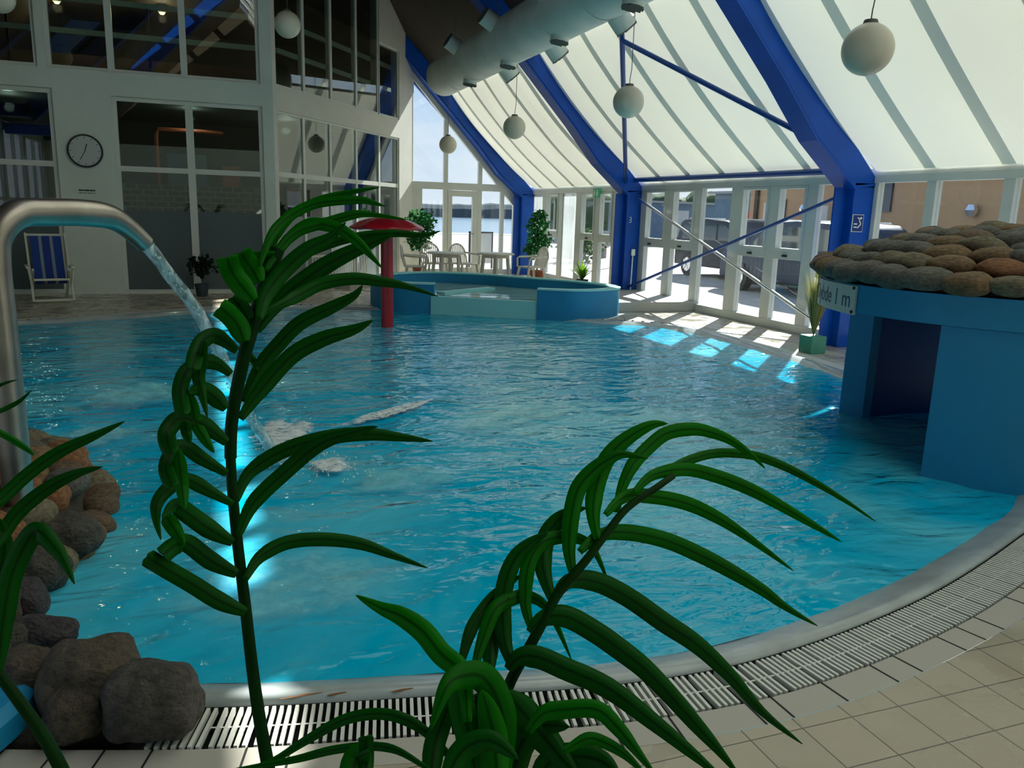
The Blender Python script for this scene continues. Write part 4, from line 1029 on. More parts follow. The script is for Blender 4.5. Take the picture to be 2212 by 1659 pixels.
bm.to_mesh(me); bm.free(); me.materials.append(M['sign_ink']); o = bpy.data.objects.new('lettering', me); COL.objects.link(o); o.parent = sg
mb = MB()
for z in (.985, 1.155):
    p, nn = along(S0+.025); mb.tube([(p.x+nn.x*.018, p.y+nn.y*.018, z), (p.x+nn.x*.026, p.y+nn.y*.026, z)], .012, 10)
mb.build('screws', 'black', sg)
# ------------------------------------------------------------------ deckchair
dc = thing('deckchair', (-2.5, 14.5, 0), 'white wooden deckchair with blue striped canvas against the left wall', 'deckchair', rz=R(14))
m = mat('deck_canvas', (.012, .05, .26), .8); nt = m.node_tree; b = nt.nodes['Principled BSDF']; tc = nt.nodes.new('ShaderNodeTexCoord'); sx = nt.nodes.new('ShaderNodeSeparateXYZ'); nt.links.new(tc.outputs['Object'], sx.inputs[0])
cr = nt.nodes.new('ShaderNodeValToRGB'); cr.color_ramp.interpolation = 'CONSTANT'; E_ = cr.color_ramp.elements; E_[0].color = (.010, .05, .28, 1); E_[1].position = .26; E_[1].color = (.22, .28, .34, 1)
for ps, co in ((.36, (.010, .04, .26, 1)), (.62, (.22, .28, .34, 1)), (.72, (.010, .05, .28, 1))): el = E_.new(ps); el.color = co
mr = nt.nodes.new('ShaderNodeMapRange'); mr.inputs[1].default_value = -.22; mr.inputs[2].default_value = .22; nt.links.new(sx.outputs[0], mr.inputs[0]); nt.links.new(mr.outputs[0], cr.inputs[0]); nt.links.new(cr.outputs[0], b.inputs['Base Color'])
for s_ in (-1, 1):
    MB().bar((s_*.28, -.05, .02), (s_*.28, .62, 1.06), .03, .045).build('side_rail', 'wood_white', dc, local=True)
    MB().bar((s_*.25, .70, .02), (s_*.25, -.0, .52), .03, .045).build('rear_leg', 'wood_white', dc, local=True)
    MB().box((s_*.31-.03, -.02, .54), (s_*.31+.03, .50, .57)).build('armrest', 'wood_white', dc, local=True)
    MB().bar((s_*.31, .0, .54), (s_*.27, .08, .22), .025, .03).build('arm_support', 'wood_white', dc, local=True)
for x_, y_, z_ in ((.28, -.04, .04), (.28, .61, 1.04), (.25, .02, .36), (.25, .66, .06)): MB().bar((-x_, y_, z_), (x_, y_, z_), .033, .033).build('cross_rail', 'wood_white', dc, local=True)
mb = MB(); cp = catmull([Vector((0, .60, 1.03)), Vector((0, .50, .80)), Vector((0, .40, .56)), Vector((0, .28, .36)), Vector((0, .14, .29)), Vector((0, .02, .36))], 6, False)
for p in cp: mb.v += [(-.22, p.y, p.z), (.22, p.y, p.z), (.22, p.y, p.z-.006), (-.22, p.y, p.z-.006)]
for i in range(len(cp)-1):
    for k in range(4): mb.f.append((i*4+k, i*4+(k+1) % 4, (i+1)*4+(k+1) % 4, (i+1)*4+k))
mb.build('canvas', 'deck_canvas', dc, smooth=True, local=True)
# ------------------------------------------------------------------ garden tables and chairs
def table(loc, label, rz=0):
    t = thing('garden_table', loc, label, 'table', 'white plastic tables by the gable window', rz)
    mb = MB().lathe([(.001, .72), (.40, .72), (.43, .705), (.43, .685), (.40, .68), (.001, .68)], (0, 0, 0), 36); mb.build('tabletop', 'chair_white', t, smooth=True, local=True)
    MB().lathe([(.30, .68), (.30, .61), (.285, .61), (.285, .68)], (0, 0, 0), 24).build('apron', 'chair_white', t, local=True)
    for k in range(4):
        a = R(45+90*k); MB().bar((.27*math.cos(a), .27*math.sin(a), .68), (.33*math.cos(a), .33*math.sin(a), 0), .07, .05).build('leg', 'chair_white', t, local=True)
    return t
table((4.78, 17.5, 0), 'left white round garden table before the gable window', .2)
table((5.93, 17.45, 0), 'right white round garden table before the gable window', .5)
def chair(loc, label, rz):
    t = thing('garden_chair', loc, label, 'chair', 'white plastic garden chairs by the gable window', rz)
    MB().box((-.23, -.22, .40), (.23, .23, .43)).build('seat', 'chair_white', t, bevel=.01, local=True)
    mb = MB(); pr = []
    for i in range(13):                       # fan of slats in a rounded hoop
        a = math.pi*i/12; pr.append(Vector((.235*math.cos(a), .30+.03*math.sin(a), .62+.24*math.sin(a))))
    hoop = [Vector((.235, .23, .42)), Vector((.24, .27, .55))]+pr+[Vector((-.24, .27, .55)), Vector((-.235, .23, .42))]
    mb.tube(hoop, .02, 8)
    for k in range(-4, 5):
        x = k*.045; zt = .62+.24*math.sqrt(max(0, 1-(x/.235)**2)); mb.bar((x, .235, .42), (x*1.05, .315, zt), .026, .012)
    mb.build('backrest', 'chair_white', t, local=True)
    for sx_ in (-1, 1):
        for sy_ in (-1, 1): MB().bar((sx_*.21, sy_*.19, .41), (sx_*.26, sy_*.25, 0), .05, .035).build('leg', 'chair_white', t, local=True)
        mb = MB().tube([(sx_*.25, -.22, .41), (sx_*.28, -.21, .60), (sx_*.28, -.16, .635), (sx_*.275, .1, .64), (sx_*.235, .26, .66)], .022, 8); mb.build('armrest', 'chair_white', t, smooth=True, local=True)
    return t
ch = chair((4.05, 17.3, 0), 'white plastic chair at the far left, side view', R(75))
for loc, rz, lab in (((4.75, 18.4, 0), R(8), 'white plastic chair behind the left table, slatted back showing'), ((5.45, 18.3, 0), R(20), 'white plastic chair between the two tables, behind'),
                     ((6.75, 17.3, 0), R(-80), 'white plastic chair at the far right beside the potted ficus')):
    dup(ch, loc, rz, lab)
# board outside with dark frame
t = thing('display_board', (6.55, 21.9, 0), 'white board in a dark frame standing outside the gable window', 'notice board')
mb = MB(); mb.box((6.64, 21.88, -.03), (6.68, 21.94, 1.08)); mb.box((7.31, 21.88, -.03), (7.35, 21.94, 1.08)); mb.box((6.64, 21.88, 1.04), (7.35, 21.94, 1.08)); mb.build('frame', 'black', t)
MB().box((6.68, 21.9, .2), (7.31, 21.92, 1.04)).build('board', 'wall_light', t)
# ------------------------------------------------------------------ potted plants
def pot(parent, c, r, h, m, square=False):
    if square: MB().box((c[0]-r, c[1]-r, c[2]), (c[0]+r, c[1]+r, c[2]+h)).build('pot', m, parent, bevel=.01)
    else: MB().lathe([(.001, 0), (r*.75, 0), (r, h*.9), (r*1.05, h*.9), (r*1.05, h), (r*.92, h), (r*.9, h*.9), (.001, h*.9)], c, 24).build('pot', m, parent, smooth=True)
    MB().lathe([(.001, h*.93), (r*.9, h*.9)], c, 20).build('soil', 'soil', parent)
def leafball(mb, c, rx, rz_, n, ls, rnd):
    for i in range(n):
        a = rnd.uniform(0, 6.28); u = rnd.uniform(-1, 1); rr = rnd.random()**.4
        p = Vector((c[0]+rx*rr*math.sqrt(1-u*u)*math.cos(a), c[1]+rx*rr*math.sqrt(1-u*u)*math.sin(a), c[2]+rz_*rr*u))
        d = Vector((rnd.gauss(0, 1), rnd.gauss(0, 1), rnd.gauss(-.3, .7))).normalized(); s = d.cross(Vector((rnd.gauss(0, 1), rnd.gauss(0, 1), rnd.gauss(0, 1)))).normalized()
        L_ = ls*rnd.uniform(.7, 1.2); w = L_*.28
        mb.add([p, p+d*L_*.5+s*w, p+d*L_, p+d*L_*.5-s*w], [(0, 1, 2, 3)])
rnd = random.Random(5)
def ficus(loc, h, label, balls, potm='terracotta'):
    t = thing('potted_ficus', loc, label, 'potted plant'); pot(t, loc, .17, .28, potm)
    x, y, z = loc
    MB().tube([(x, y, .25), (x+.02, y, h*.5), (x-.01, y, h*.8)], .018, 8).build('trunk', 'bark', t)
    mb = MB()
    for (dx, dz, r, rz_, n) in balls: leafball(mb, (x+dx, y, dz), r, rz_, n, .11, rnd)
    o = mb.build('foliage', 'leaf_ficus', t); return t
ficus((4.58, 19.2, 0), 1.4, 'potted ficus with two leaf balls left of the gable door', [(0, 1.38, .38, .26, 420), (-.02, .88, .32, .22, 320), (.2, 1.2, .2, .2, 120)])
ficus((7.25, 18.2, 0), 1.5, 'tall potted ficus beside the farthest blue column', [(-.02, 1.35, .24, .35, 380), (.05, .98, .30, .32, 380), (-.15, .75, .2, .2, 150), (.05, 1.6, .14, .15, 80)])
def fronds(mb, c, n, L_, w, up, rnd, spread=1, droop=.8, lo=.3):
    for i in range(n):
        a = rnd.uniform(0, 6.28); sp_ = rnd.uniform(lo, 1)*spread; l = L_*rnd.uniform(.7, 1.1); prev = None; d0 = Vector((math.cos(a), math.sin(a), 0)); sd = Vector((-math.sin(a), math.cos(a), 0))
        for k in range(7):
            f = k/6; p = Vector(c)+d0*(l*sp_*f)+Vector((0, 0, l*up*f-l*droop*sp_*f*f)); ww = w*math.sin(math.pi*(.12+.86*f))
            cur = (p-sd*ww, p+sd*ww)
            if prev: mb.add([prev[0], prev[1], cur[1], cur[0]], [(0, 1, 2, 3)])
            prev = cur
t = thing('potted_fern', (6.95, 14.95, 0), 'yellow-green fern behind the paddling pool beside the middle column', 'potted plant'); pot(t, (6.95, 14.95, .17), .13, .16, 'pot_dark')
mb = MB(); fronds(mb, (6.95, 14.95, .3), 60, .5, .014, 1.1, rnd, .8, .9); mb.build('foliage', 'leaf_fern', t)
t = thing('potted_palm', (-.3, 15.3, 0), 'small dark potted plant on the floor before the frosted window', 'potted plant'); pot(t, (-.3, 15.3, 0), .12, .22, 'pot_dark')
mb = MB(); fronds(mb, (-.3, 15.3, .3), 90, .5, .018, 1.1, rnd, .75, .8); leafball(mb, (-.28, 15.3, .55), .25, .2, 120, .12, rnd); mb.build('foliage', 'leaf_black', t)
t = thing('ornamental_grass', (6.97, 8.06, 0), 'tall pale ornamental grass in a square green pot by the near column', 'potted plant'); pot(t, (6.97, 8.06, 0), .115, .22, 'pot_green', True)
mb = MB(); fronds(mb, (6.97, 8.06, .2), 260, .88, .0055, 1.0, rnd, .30, .35, .03); mb.build('blades', 'grass_pale', t)
mb = MB(); fronds(mb, (6.97, 8.06, .2), 40, .6, .006, 1.05, rnd, .15, .2, .05); mb.build('stems', 'leaf_dark', t)
# ------------------------------------------------------------------ foreground plants
def smoothpath(P, n=5): return catmull([Vector(p) for p in P], n, False)
def leaf(parent, px, w, d0, d1, m, blunt=False, roll=0.0, fold=.2):
    """strap leaf: midrib through the listed view points, depth drifting d0->d1, w = full width in view px at that depth"""
    k = len(px)-1
    P = smoothpath([at(x, y, d0+(d1-d0)*(i/k)+.02*math.sin(math.pi*i/k)) for i, (x, y) in enumerate(px)], 5)
    mb = MB(); n = len(P)
    for i, p in enumerate(P):
        f = i/(n-1); d = (P[min(i+1, n-1)]-P[max(i-1, 0)]).normalized(); view = (p-EYE).normalized()
        side = d.cross(view).normalized(); nrm = side.cross(d).normalized()
        side = side*math.cos(roll)+nrm*math.sin(roll)
        dep = (p-EYE).dot(FWD)
        if blunt: pw = min(1.05, .5+2.4*f)*min(1, (1-f)*12+.45)
        else: pw = min(1, .40+2.6*f)*(1 if f < .45 else max(.03, math.cos((f-.45)/.55*math.pi/2)**.8))
        hw = w/2/FPX*dep*pw
        mb.v += [tuple(p-side*hw+nrm*hw*fold), tuple(p-side*hw*.5+nrm*hw*fold*.25), tuple(p-nrm*hw*fold*.6), tuple(p+side*hw*.5+nrm*hw*fold*.25), tuple(p+side*hw+nrm*hw*fold)]
    for i in range(n-1):
        for j in range(4): mb.f.append((i*5+j, i*5+j+1, (i+1)*5+j+1, (i+1)*5+j))
    o = mb.build('leaf', m, parent, smooth='all')
    a_ = o.data.attributes.new('across', 'FLOAT', 'POINT'); a_.data.foreach_set('value', [1, .5, 0, .5, 1]*n)
    so = o.modifiers.new('thickness', 'SOLIDIFY'); so.thickness = .0012; so.offset = 0
    return o
def stem(parent, px, r, depth, down=None, m='leaf_dark'):
    P = smoothpath([at(x, y, depth+dz) for x, y, dz in px], 5)
    if down: P = smoothpath([Vector(q) for q in down], 4)[:-1]+P if False else [Vector(q) for q in down]+P
    n = len(P); mb = MB().tube(P, [r[0]+(r[1]-r[0])*i/(n-1) for i in range(n)], 10); return mb.build('stem', m, parent, smooth=True)
PL = (.28, 1.05, .50)
# planter trough in front of the camera, below the picture
t = thing('planter_trough', (.25, 1.0, 0), 'low planter trough the leafy plants grow from', 'planter')
mb = MB(); mb.box((-1.0, .75, 0), (1.2, .79, .42)); mb.box((-1.0, 1.16, 0), (1.2, 1.20, .42)); mb.box((-1.0, .79, 0), (-.96, 1.16, .42)); mb.box((1.16, .79, 0), (1.2, 1.16, .42)); mb.box((-.96, .79, 0), (1.16, 1.16, .05)); mb.build('trough', 'pool_blue', t)
MB().box((-.96, .79, .05), (1.16, 1.16, .38)).build('soil', 'soil', t)
pa_ = thing('tall_leafy_plant', (.0, 1.0, .38), 'tall upright plant with arching strap leaves in the left foreground', 'plant')
DA = 1.12
b0 = at(580, 1659, DA)
stem(pa_, [(580, 1659, 0), (562, 1560, 0), (546, 1450, 0), (530, 1310, 0), (514, 1180, 0), (502, 1060, 0), (498, 980, 0)], (.0095, .007), DA, [(b0.x+.02, b0.y-.01, .38), (b0.x+.012, b0.y-.005, .62)])
stem(pa_, [(498, 990, 0), (500, 920, 0), (512, 840, .01), (530, 760, .01), (556, 670, .02), (578, 600, .02), (598, 540, .03)], (.0085, .011), DA)
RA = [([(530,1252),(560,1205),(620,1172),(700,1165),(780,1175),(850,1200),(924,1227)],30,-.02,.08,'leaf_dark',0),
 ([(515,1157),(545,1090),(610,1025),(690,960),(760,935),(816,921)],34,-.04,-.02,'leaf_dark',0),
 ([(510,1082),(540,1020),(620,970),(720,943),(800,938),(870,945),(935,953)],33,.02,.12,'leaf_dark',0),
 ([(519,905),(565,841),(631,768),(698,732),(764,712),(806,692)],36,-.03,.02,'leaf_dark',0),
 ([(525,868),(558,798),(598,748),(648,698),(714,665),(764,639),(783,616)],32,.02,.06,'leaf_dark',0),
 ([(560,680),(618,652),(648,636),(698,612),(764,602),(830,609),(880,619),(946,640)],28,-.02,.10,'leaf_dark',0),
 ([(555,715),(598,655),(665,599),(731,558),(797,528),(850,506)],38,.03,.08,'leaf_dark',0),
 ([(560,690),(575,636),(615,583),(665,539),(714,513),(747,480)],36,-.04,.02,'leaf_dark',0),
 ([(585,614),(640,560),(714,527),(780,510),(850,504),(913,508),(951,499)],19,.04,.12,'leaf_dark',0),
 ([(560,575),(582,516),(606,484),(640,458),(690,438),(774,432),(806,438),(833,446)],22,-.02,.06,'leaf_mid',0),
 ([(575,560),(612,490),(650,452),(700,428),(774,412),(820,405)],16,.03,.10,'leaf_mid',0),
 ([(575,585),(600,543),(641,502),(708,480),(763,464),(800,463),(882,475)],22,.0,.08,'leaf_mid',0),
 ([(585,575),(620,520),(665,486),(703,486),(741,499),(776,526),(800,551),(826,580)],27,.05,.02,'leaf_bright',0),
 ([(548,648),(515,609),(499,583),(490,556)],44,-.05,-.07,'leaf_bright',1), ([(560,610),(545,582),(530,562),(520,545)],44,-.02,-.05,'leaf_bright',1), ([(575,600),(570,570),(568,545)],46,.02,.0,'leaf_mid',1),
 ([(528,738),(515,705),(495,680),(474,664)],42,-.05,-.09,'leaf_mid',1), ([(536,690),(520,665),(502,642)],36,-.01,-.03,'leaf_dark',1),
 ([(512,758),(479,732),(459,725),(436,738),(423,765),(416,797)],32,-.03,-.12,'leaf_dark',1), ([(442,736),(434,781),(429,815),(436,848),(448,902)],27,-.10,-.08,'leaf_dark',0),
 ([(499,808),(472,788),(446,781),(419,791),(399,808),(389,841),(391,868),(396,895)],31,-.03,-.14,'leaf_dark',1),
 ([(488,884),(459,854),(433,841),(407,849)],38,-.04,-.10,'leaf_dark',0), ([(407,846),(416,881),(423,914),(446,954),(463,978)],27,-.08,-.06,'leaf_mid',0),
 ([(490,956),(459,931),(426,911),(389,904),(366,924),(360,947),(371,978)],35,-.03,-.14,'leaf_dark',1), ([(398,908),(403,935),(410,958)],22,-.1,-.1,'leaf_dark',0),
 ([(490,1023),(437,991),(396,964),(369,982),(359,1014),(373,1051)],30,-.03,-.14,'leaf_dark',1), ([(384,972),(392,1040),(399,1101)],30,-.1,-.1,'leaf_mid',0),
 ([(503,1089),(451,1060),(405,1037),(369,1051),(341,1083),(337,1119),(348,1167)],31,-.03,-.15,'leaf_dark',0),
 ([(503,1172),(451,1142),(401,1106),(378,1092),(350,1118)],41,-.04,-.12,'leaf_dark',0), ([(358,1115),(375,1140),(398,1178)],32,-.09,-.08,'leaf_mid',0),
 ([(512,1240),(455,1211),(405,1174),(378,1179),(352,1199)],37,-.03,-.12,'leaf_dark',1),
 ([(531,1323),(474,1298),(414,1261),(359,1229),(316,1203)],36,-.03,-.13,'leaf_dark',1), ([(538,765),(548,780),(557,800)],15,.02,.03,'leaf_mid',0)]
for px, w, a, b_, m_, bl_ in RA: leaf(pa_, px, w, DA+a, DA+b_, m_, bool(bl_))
pb_ = thing('arching_leafy_plant', (.35, 1.0, .38), 'arching plant with long strap leaves in the centre foreground', 'plant')
DB = 1.0; b0 = at(1085, 1659, DB)
stem(pb_, [(1085, 1659, 0), (1088, 1560, 0), (1097, 1486, 0), (1144, 1397, .0), (1180, 1330, .01), (1201, 1289, .02), (1238, 1242, .03), (1267, 1209, .04), (1313, 1148, .06), (1356, 1096, .08), (1417, 1054, .10), (1454, 1028, .12)], (.008, .0045), DB, [(b0.x, b0.y-.0, .38), (b0.x, b0.y, .6)])
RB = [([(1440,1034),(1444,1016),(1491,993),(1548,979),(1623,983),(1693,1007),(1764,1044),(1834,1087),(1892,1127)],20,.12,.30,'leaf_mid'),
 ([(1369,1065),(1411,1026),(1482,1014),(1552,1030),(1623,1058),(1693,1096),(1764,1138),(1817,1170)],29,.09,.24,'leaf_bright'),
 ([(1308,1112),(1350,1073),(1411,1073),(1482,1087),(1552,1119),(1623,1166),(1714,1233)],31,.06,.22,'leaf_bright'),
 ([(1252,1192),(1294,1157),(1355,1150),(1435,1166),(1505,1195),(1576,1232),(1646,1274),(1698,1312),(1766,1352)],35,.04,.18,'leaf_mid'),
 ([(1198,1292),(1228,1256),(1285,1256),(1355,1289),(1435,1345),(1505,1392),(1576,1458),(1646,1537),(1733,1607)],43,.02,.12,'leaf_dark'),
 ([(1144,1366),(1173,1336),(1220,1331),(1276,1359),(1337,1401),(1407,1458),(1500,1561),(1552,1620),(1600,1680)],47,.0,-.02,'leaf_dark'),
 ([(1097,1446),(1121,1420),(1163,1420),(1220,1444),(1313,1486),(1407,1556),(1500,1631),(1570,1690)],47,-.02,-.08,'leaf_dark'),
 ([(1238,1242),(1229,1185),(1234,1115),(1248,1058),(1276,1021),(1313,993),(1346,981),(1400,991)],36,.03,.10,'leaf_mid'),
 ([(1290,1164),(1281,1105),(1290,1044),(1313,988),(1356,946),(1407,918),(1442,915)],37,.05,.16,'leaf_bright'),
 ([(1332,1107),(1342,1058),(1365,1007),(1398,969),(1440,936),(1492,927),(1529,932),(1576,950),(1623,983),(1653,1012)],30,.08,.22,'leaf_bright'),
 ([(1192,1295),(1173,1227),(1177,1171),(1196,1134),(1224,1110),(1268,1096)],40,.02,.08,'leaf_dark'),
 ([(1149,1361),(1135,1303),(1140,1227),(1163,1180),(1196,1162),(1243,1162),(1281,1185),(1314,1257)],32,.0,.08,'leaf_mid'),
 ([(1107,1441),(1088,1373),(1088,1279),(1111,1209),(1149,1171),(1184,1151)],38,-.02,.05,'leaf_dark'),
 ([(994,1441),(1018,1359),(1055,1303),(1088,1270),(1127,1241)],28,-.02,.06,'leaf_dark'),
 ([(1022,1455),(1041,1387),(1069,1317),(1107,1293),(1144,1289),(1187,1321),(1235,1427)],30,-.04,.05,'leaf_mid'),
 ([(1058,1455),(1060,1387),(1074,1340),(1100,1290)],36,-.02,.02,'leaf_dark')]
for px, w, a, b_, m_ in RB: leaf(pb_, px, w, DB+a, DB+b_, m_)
pc_ = thing('low_leafy_plant', (.22, .95, .38), 'low clump of broad green leaves at the bottom centre', 'plant')
DC = .92; b0 = at(1060, 1690, DC)
stem(pc_, [(1060, 1690, 0), (1050, 1600, 0), (1035, 1500, 0)], (.01, .006), DC, [(b0.x, b0.y, .38)])
RC = [([(1010,1560),(999,1458),(952,1411),(914,1364),(867,1331),(820,1312),(769,1286)],47,-.02,.12,'leaf_bright',0),
 ([(1085,1700),(1090,1584),(1074,1509),(1041,1462),(994,1462),(961,1490),(930,1578)],62,.0,-.06,'leaf_mid',0),
 ([(1030,1690),(1013,1584),(994,1500),(1010,1460)],60,-.03,.0,'leaf_mid',0), ([(1075,1690),(1065,1580),(1040,1490)],60,-.05,-.02,'leaf_bright',0),
 ([(930,1700),(938,1612),(961,1545),(990,1480)],46,-.04,.02,'leaf_dark',0),
 ([(1020,1690),(930,1590),(870,1552),(810,1542),(740,1556),(660,1600),(590,1642),(500,1672)],24,.0,.02,'leaf_dark',0),
 ([(930,1665),(860,1622),(800,1612),(720,1620),(640,1640),(560,1654),(470,1668)],18,-.04,.0,'leaf_dark',0), ([(790,1680),(792,1630),(790,1590)],30,-.06,-.06,'leaf_dark',1),
 ([(760,1690),(770,1640),(800,1625)],60,-.07,-.05,'leaf_mid',0),
 ([(1140,1582),(1173,1542),(1220,1533),(1290,1533),(1337,1575),(1375,1622),(1420,1680)],38,-.02,-.06,'leaf_mid',0),
 ([(1215,1625),(1267,1596),(1304,1603),(1351,1631),(1400,1680)],26,-.04,-.06,'leaf_mid',0),
 ([(1095,1500),(1140,1550),(1190,1610),(1250,1680)],66,.02,-.02,'leaf_dark',0), ([(1110,1700),(1120,1620),(1160,1570),(1230,1570)],60,.03,.0,'leaf_dark',0),
 ([(1150,1700),(1200,1640),(1290,1640),(1340,1680)],56,.0,-.04,'leaf_dark',0),
 ([(960,1690),(1000,1620),(1060,1600),(1120,1640)],50,-.06,-.06,'leaf_dark',0)]
for px, w, a, b_, m_, bl_ in RC: leaf(pc_, px, w, DC+a, DC+b_, m_, bool(bl_))
pd_ = thing('dark_leafy_plant', (-.62, 1.0, .38), 'dark plant with drooping leaves at the left picture edge', 'plant')
DD = 1.0; b0 = at(135, 1665, DD)
stem(pd_, [(135, 1665, 0), (100, 1600, 0), (60, 1540, 0), (20, 1485, 0), (-10, 1440, 0), (-30, 1350, 0), (-40, 1200, 0), (-45, 1000, .0), (-50, 850, 0)], (.0085, .005), DD, [(b0.x, b0.y, .38), (b0.x, b0.y, .6)])
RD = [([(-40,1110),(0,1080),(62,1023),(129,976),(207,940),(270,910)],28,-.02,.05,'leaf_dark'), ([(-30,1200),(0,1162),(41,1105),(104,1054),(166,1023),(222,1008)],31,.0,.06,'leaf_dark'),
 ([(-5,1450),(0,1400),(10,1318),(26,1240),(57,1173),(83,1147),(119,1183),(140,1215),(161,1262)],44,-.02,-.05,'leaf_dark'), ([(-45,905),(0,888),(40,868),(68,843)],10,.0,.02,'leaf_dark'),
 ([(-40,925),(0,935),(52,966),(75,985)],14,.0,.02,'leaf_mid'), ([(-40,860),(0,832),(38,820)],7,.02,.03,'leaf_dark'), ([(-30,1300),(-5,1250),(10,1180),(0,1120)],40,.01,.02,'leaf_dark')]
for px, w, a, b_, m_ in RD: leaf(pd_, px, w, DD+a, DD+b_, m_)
# ------------------------------------------------------------------ outside
mb = MB(); mb.box((8.12, -30, -.12), (60, 21, -.03)); mb.box((-60, 21.0, -.12), (60, 62, -.03)); o = mb.build('ground', 'paving'); o['kind'] = 'structure'
mb = MB().box((-900, 62.1, -2.2), (1400, 900, -1.6)); o = mb.build('sea', 'sea'); tag(o, 'calm blue-grey water beyond the paved quay', 'water', kind='stuff')
mb = MB().box((-60, 58.5, -1.8), (60, 62, .0)); o = mb.build('quay_edge', 'wall_light'); tag(o, 'pale quay edge between paving and water', 'quay')
# far wooded shore
mb = MB(); nx = 260
for i in range(nx+1):
    x = -380+1400*i/nx; h = 7.5+3.0*noise.noise(Vector((x*.012, 1, 0)))+2.6*noise.noise(Vector((x*.05, 5, 0)))+1.6*noise.noise(Vector((x*.19, 9, 0)))
    y = 480+20*noise.noise(Vector((x*.01, 3, 2)))
    for z, dy in ((-2, 0), (h*.55, 4), (h*.9, 10), (h, 18), (-2, 60)): mb.v.append((x, y+dy, z))
for i in range(nx):
    for k in range(4): mb.f.append((i*5+k, i*5+k+1, (i+1)*5+k+1, (i+1)*5+k))
o = mb.build('wooded_shore', 'tree_far'); tag(o, 'dark wooded shore across the water', 'shore', kind='stuff')
# nearer belt of trees behind the sheds, right
mb = MB(); nx = 220
for i in range(nx+1):
    f = i/nx; x = 36+95*f; y = 96-34*f; h = 4.6+1.3*noise.noise(Vector((x*.13, 2, 0)))+.9*noise.noise(Vector((x*.5, 7, 0)))+.5*noise.noise(Vector((x*1.7, 3, 0)))
    for z, dy in ((-.3, -2), (h*.35, -2.6+.5*noise.noise(Vector((x*.9, 1, 4)))), (h*.65, -1.6+.6*noise.noise(Vector((x*1.1, 5, 2)))), (h*.88, -.4), (h, 1.2), (-.3, 5)): mb.v.append((x+dy*.34, y+dy, z))
for i in range(nx):
    for k in range(5): mb.f.append((i*6+k, i*6+k+1, (i+1)*6+k+1, (i+1)*6+k))
o = mb.build('tree_belt', 'bush_out', smooth='all'); tag(o, 'belt of dark trees behind the blue sheds outside', 'trees', kind='stuff')
# sheds
def shed(x0, y0, x1, y1, h, lab, wm='shed_blue'):
    t = thing('shed', ((x0+x1)/2, (y0+y1)/2, -.03), lab, 'shed'); MB().box((x0, y0, -.03), (x1, y1, h)).build('wall', wm, t)
    MB().prism([(x0-.3, y0-.3, h), (x1+.3, y0-.3, h), (x1+.3, y0-.3, h+.12), (x0-.3, y0-.3, h+.12)], (0, y1-y0+.6, 0)).build('roof', 'roof_grey', t)
    return t
s = shed(24, 44, 30, 48, 2.5, 'low blue-grey shed left behind the parked car'); MB().box((26.3, 43.95, 0), (27.5, 44.0, 2.1)).build('door', 'wall_light', s)
s = shed(26, 34, 31, 39, 3.0, 'taller blue-grey shed right behind the parked car roof'); MB().box((25.95, 35.2, 0), (26.0, 36.4, 2.1)).build('door', 'lamp_red', s)
o = MB().box((18.0, 44.5, -.03), (23.4, 44.9, .75)).build('low_wall', 'wall_light'); tag(o, 'low white wall beyond the car park', 'wall')
# brick building
t = thing('brick_building', (17, 10, -.03), 'brick building right outside behind the parked cars', 'building')
MB().box((17, -12, -.03), (24, 23.4, 4.2)).build('wall', 'brick', t)
f = MB().box((16.96, 21.6, -.03), (17.0, 22.6, 2.2)).build('door', 'wall_light', t); MB().box((16.94, 21.5, -.03), (16.97, 21.6, 2.3)).build('door_post', 'interior_brown', f)
MB().box((16.7, -12.2, 4.2), (24.3, 23.6, 4.4)).build('roof', 'roof_grey', t)
MB().box((16.9, 22.9, -.03), (16.99, 23.05, 4.2)).build('drain_pipe', 'interior_brown', t)
f = MB().box((16.93, 17.2, 1.95), (17.0, 17.75, 2.7)).build('window', 'car_glass', t)
f = MB().box((16.93, 19.55, .2), (17.0, 19.95, 2.1)).build('light_panel', 'wall_light', t)
for y in (14.6, 20.5): MB().lathe([(.001, .16), (.1, .13), (.16, 0), (.1, -.13), (.001, -.16)], (16.86, y, 2.0), 16).build('globe_reflection', 'chrome', t, smooth=True)  # round shapes added to stand for globe lamps mirrored in the glass
# bushes outside
rnd = random.Random(21)
for (x, y, r, h, n, lab) in ((12.2, 26.5, .75, .55, 420, 'dark green bush outside beyond the far side window'), (9.2, 40, 1.2, .5, 260, 'yellowish shrub outside right of the gable door'), (6.5, 41, 1.0, .4, 220, 'low green shrub seen through the gable door'), (15.6, 33, .9, .5, 260, 'small shrub outside beside the pale bench')):
    mb = MB(); leafball(mb, (x, y, h), r, h+.15, n, .22, rnd); o = mb.build('bush', 'bush_out'); tag(o, lab, 'bush')
t = thing('bench', (13.8, 29.5, -.03), 'pale slatted bench outside the far side windows', 'bench')
MB().box((12.9, 29.2, .38), (14.7, 29.6, .44)).build('seat', 'wall_light', t); MB().box((12.9, 29.62, .55), (14.7, 29.66, .85)).build('backrest', 'wall_light', t)
for x in (13.0, 14.5): MB().box((x, 29.2, -.03), (x+.1, 29.66, .55)).build('leg', 'roof_grey', t)
t = thing('light_post', (13.4, 25, -.03), 'thin white post outside the far glass door', 'post'); MB().tube([(13.4, 25, -.03), (13.4, 25, 2.3)], .05, 10).build('pole', 'wall_light', t); MB().box((13.1, 24.95, 2.2), (13.7, 25.05, 2.3)).build('arm', 'wall_light', t)
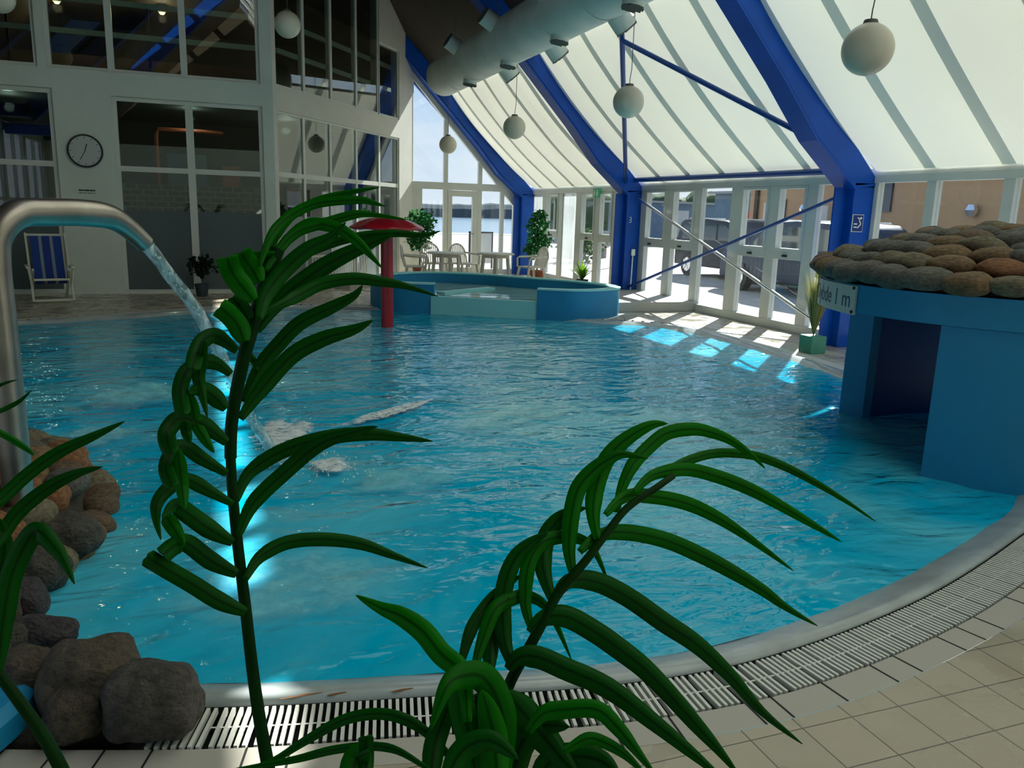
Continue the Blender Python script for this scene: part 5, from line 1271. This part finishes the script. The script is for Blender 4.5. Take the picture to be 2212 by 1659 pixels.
# cars
def car(loc, prof, wins, length, label, bm_, wheels, rz):
    t = thing('car', loc, label, 'car', 'cars parked outside the glass wall', rz)
    MB().prism([(x, -.86, z) for x, z in prof], (0, 1.72, 0)).build('body', bm_, t, smooth=True, bevel=.05, local=True)
    for w in wins: MB().prism([(x, -.875, z) for x, z in w], (0, 1.75, 0)).build('window', 'car_glass', t, bevel=.01, local=True)
    for x in wheels:
        for s_ in (-1, 1):
            wv = MB().tube([(x, s_*.70, .33), (x, s_*.90, .33)], .33, 28).build('wheel', 'tyre', t, smooth=True, local=True)
            mb = MB(); mb.tube([(x, s_*.90, .33), (x, s_*.905, .33)], .2, 20)
            for k in range(5):
                a = 2*math.pi*k/5; mb.bar((x, s_*.91, .33), (x+.21*math.cos(a), s_*.91, .33+.21*math.sin(a)), .05, .02, up=(0, 1, 0))
            mb.build('rim', 'chrome', wv, local=True)
    rl_ = MB()
    for s_ in (-1, 1): rl_.bar((prof[4][0]+.1, s_*.72, 1.66), (prof[6][0]-.25, s_*.72, 1.66), .04, .04)
    rl_.build('roof_rail', 'chrome', t, local=True)
    mb = MB()
    for s_ in (-1, 1): mb.box((prof[0][0]+.0, s_*.72-.12, .75), (prof[0][0]+.06, s_*.72+.12, 1.1))
    mb.build('tail_lamp', 'lamp_red', t, local=True)
    return t
prof = [(0, .3), (0, .95), (.08, 1.05), (.25, 1.52), (.45, 1.62), (1.6, 1.66), (2.6, 1.60), (3.35, 1.08), (4.15, .95), (4.3, .75), (4.3, .3)]
wins = [[(.38, 1.06), (.52, 1.5), (1.25, 1.54), (1.25, 1.06)], [(1.35, 1.06), (1.35, 1.54), (2.15, 1.53), (2.15, 1.06)], [(2.25, 1.06), (2.25, 1.52), (2.6, 1.48), (3.1, 1.08)]]
car((13.9, 21.5, -.03), prof, wins, 4.3, 'dark car outside, left of the two, chrome wheel showing', 'car_dark', (.8, 3.45), R(-90))
car((12.5, 12.75, -.03), prof, wins, 4.3, 'dark blue car outside, right of the two, nearest the brick building', 'car_blue', (.8, 3.45), R(90))
# ------------------------------------------------------------------ light
sun = bpy.data.lights.new('sun', 'SUN'); sun.energy = 19.0; sun.angle = R(.6); sun.color = (1, .96, .88)
so = bpy.data.objects.new('sun', sun); COL.objects.link(so)
el, az = R(30.6), R(45); dsun = Vector((math.sin(az)*math.cos(el), math.cos(az)*math.cos(el), math.sin(el)))
so.rotation_euler = dsun.to_track_quat('Z', 'Y').to_euler(); so.location = (20, 20, 15)
w = bpy.data.worlds.new('World'); sc.world = w; w.use_nodes = True; nt = w.node_tree; N = nt.nodes.new; L = nt.links.new
bg = nt.nodes['Background']; bg.inputs[1].default_value = 1.0
tc = N('ShaderNodeTexCoord'); sx = N('ShaderNodeSeparateXYZ'); L(tc.outputs['Generated'], sx.inputs[0])
cr = N('ShaderNodeValToRGB'); E_ = cr.color_ramp.elements; E_[0].position = 0; E_[0].color = (.85, .9, .95, 1); E_[1].position = .6; E_[1].color = (.22, .42, .80, 1)
el_ = E_.new(.18); el_.color = (.5, .68, .92, 1); L(sx.outputs[2], cr.inputs[0])
n = N('ShaderNodeTexNoise'); n.inputs['Scale'].default_value = 3.2; n.inputs['Detail'].default_value = 7; mp = N('ShaderNodeMapping'); mp.inputs['Scale'].default_value = (1, 1, 2.6)
L(tc.outputs['Generated'], mp.inputs[0]); L(mp.outputs[0], n.inputs['Vector'])
c2 = N('ShaderNodeValToRGB'); c2.color_ramp.elements[0].position = .48; c2.color_ramp.elements[1].position = .68; L(n.outputs['Fac'], c2.inputs[0])
mx = N('ShaderNodeMixRGB'); mx.inputs[2].default_value = (1.0, 1.0, 1.0, 1); L(c2.outputs[0], mx.inputs[0]); L(cr.outputs[0], mx.inputs[1]); L(mx.outputs[0], bg.inputs[0])
bg.inputs[1].default_value = 1.35
# ------------------------------------------------------------------ view
sc.view_settings.view_transform = 'Standard'; sc.view_settings.look = 'None'; sc.view_settings.exposure = -.3; sc.view_settings.gamma = 1; sc.view_settings.use_curve_mapping = False
sc.cycles.transparent_max_bounces = 24; sc.cycles.max_bounces = 10; sc.cycles.caustics_reflective = False; sc.cycles.caustics_refractive = False
sc.cycles.sample_clamp_indirect = 6
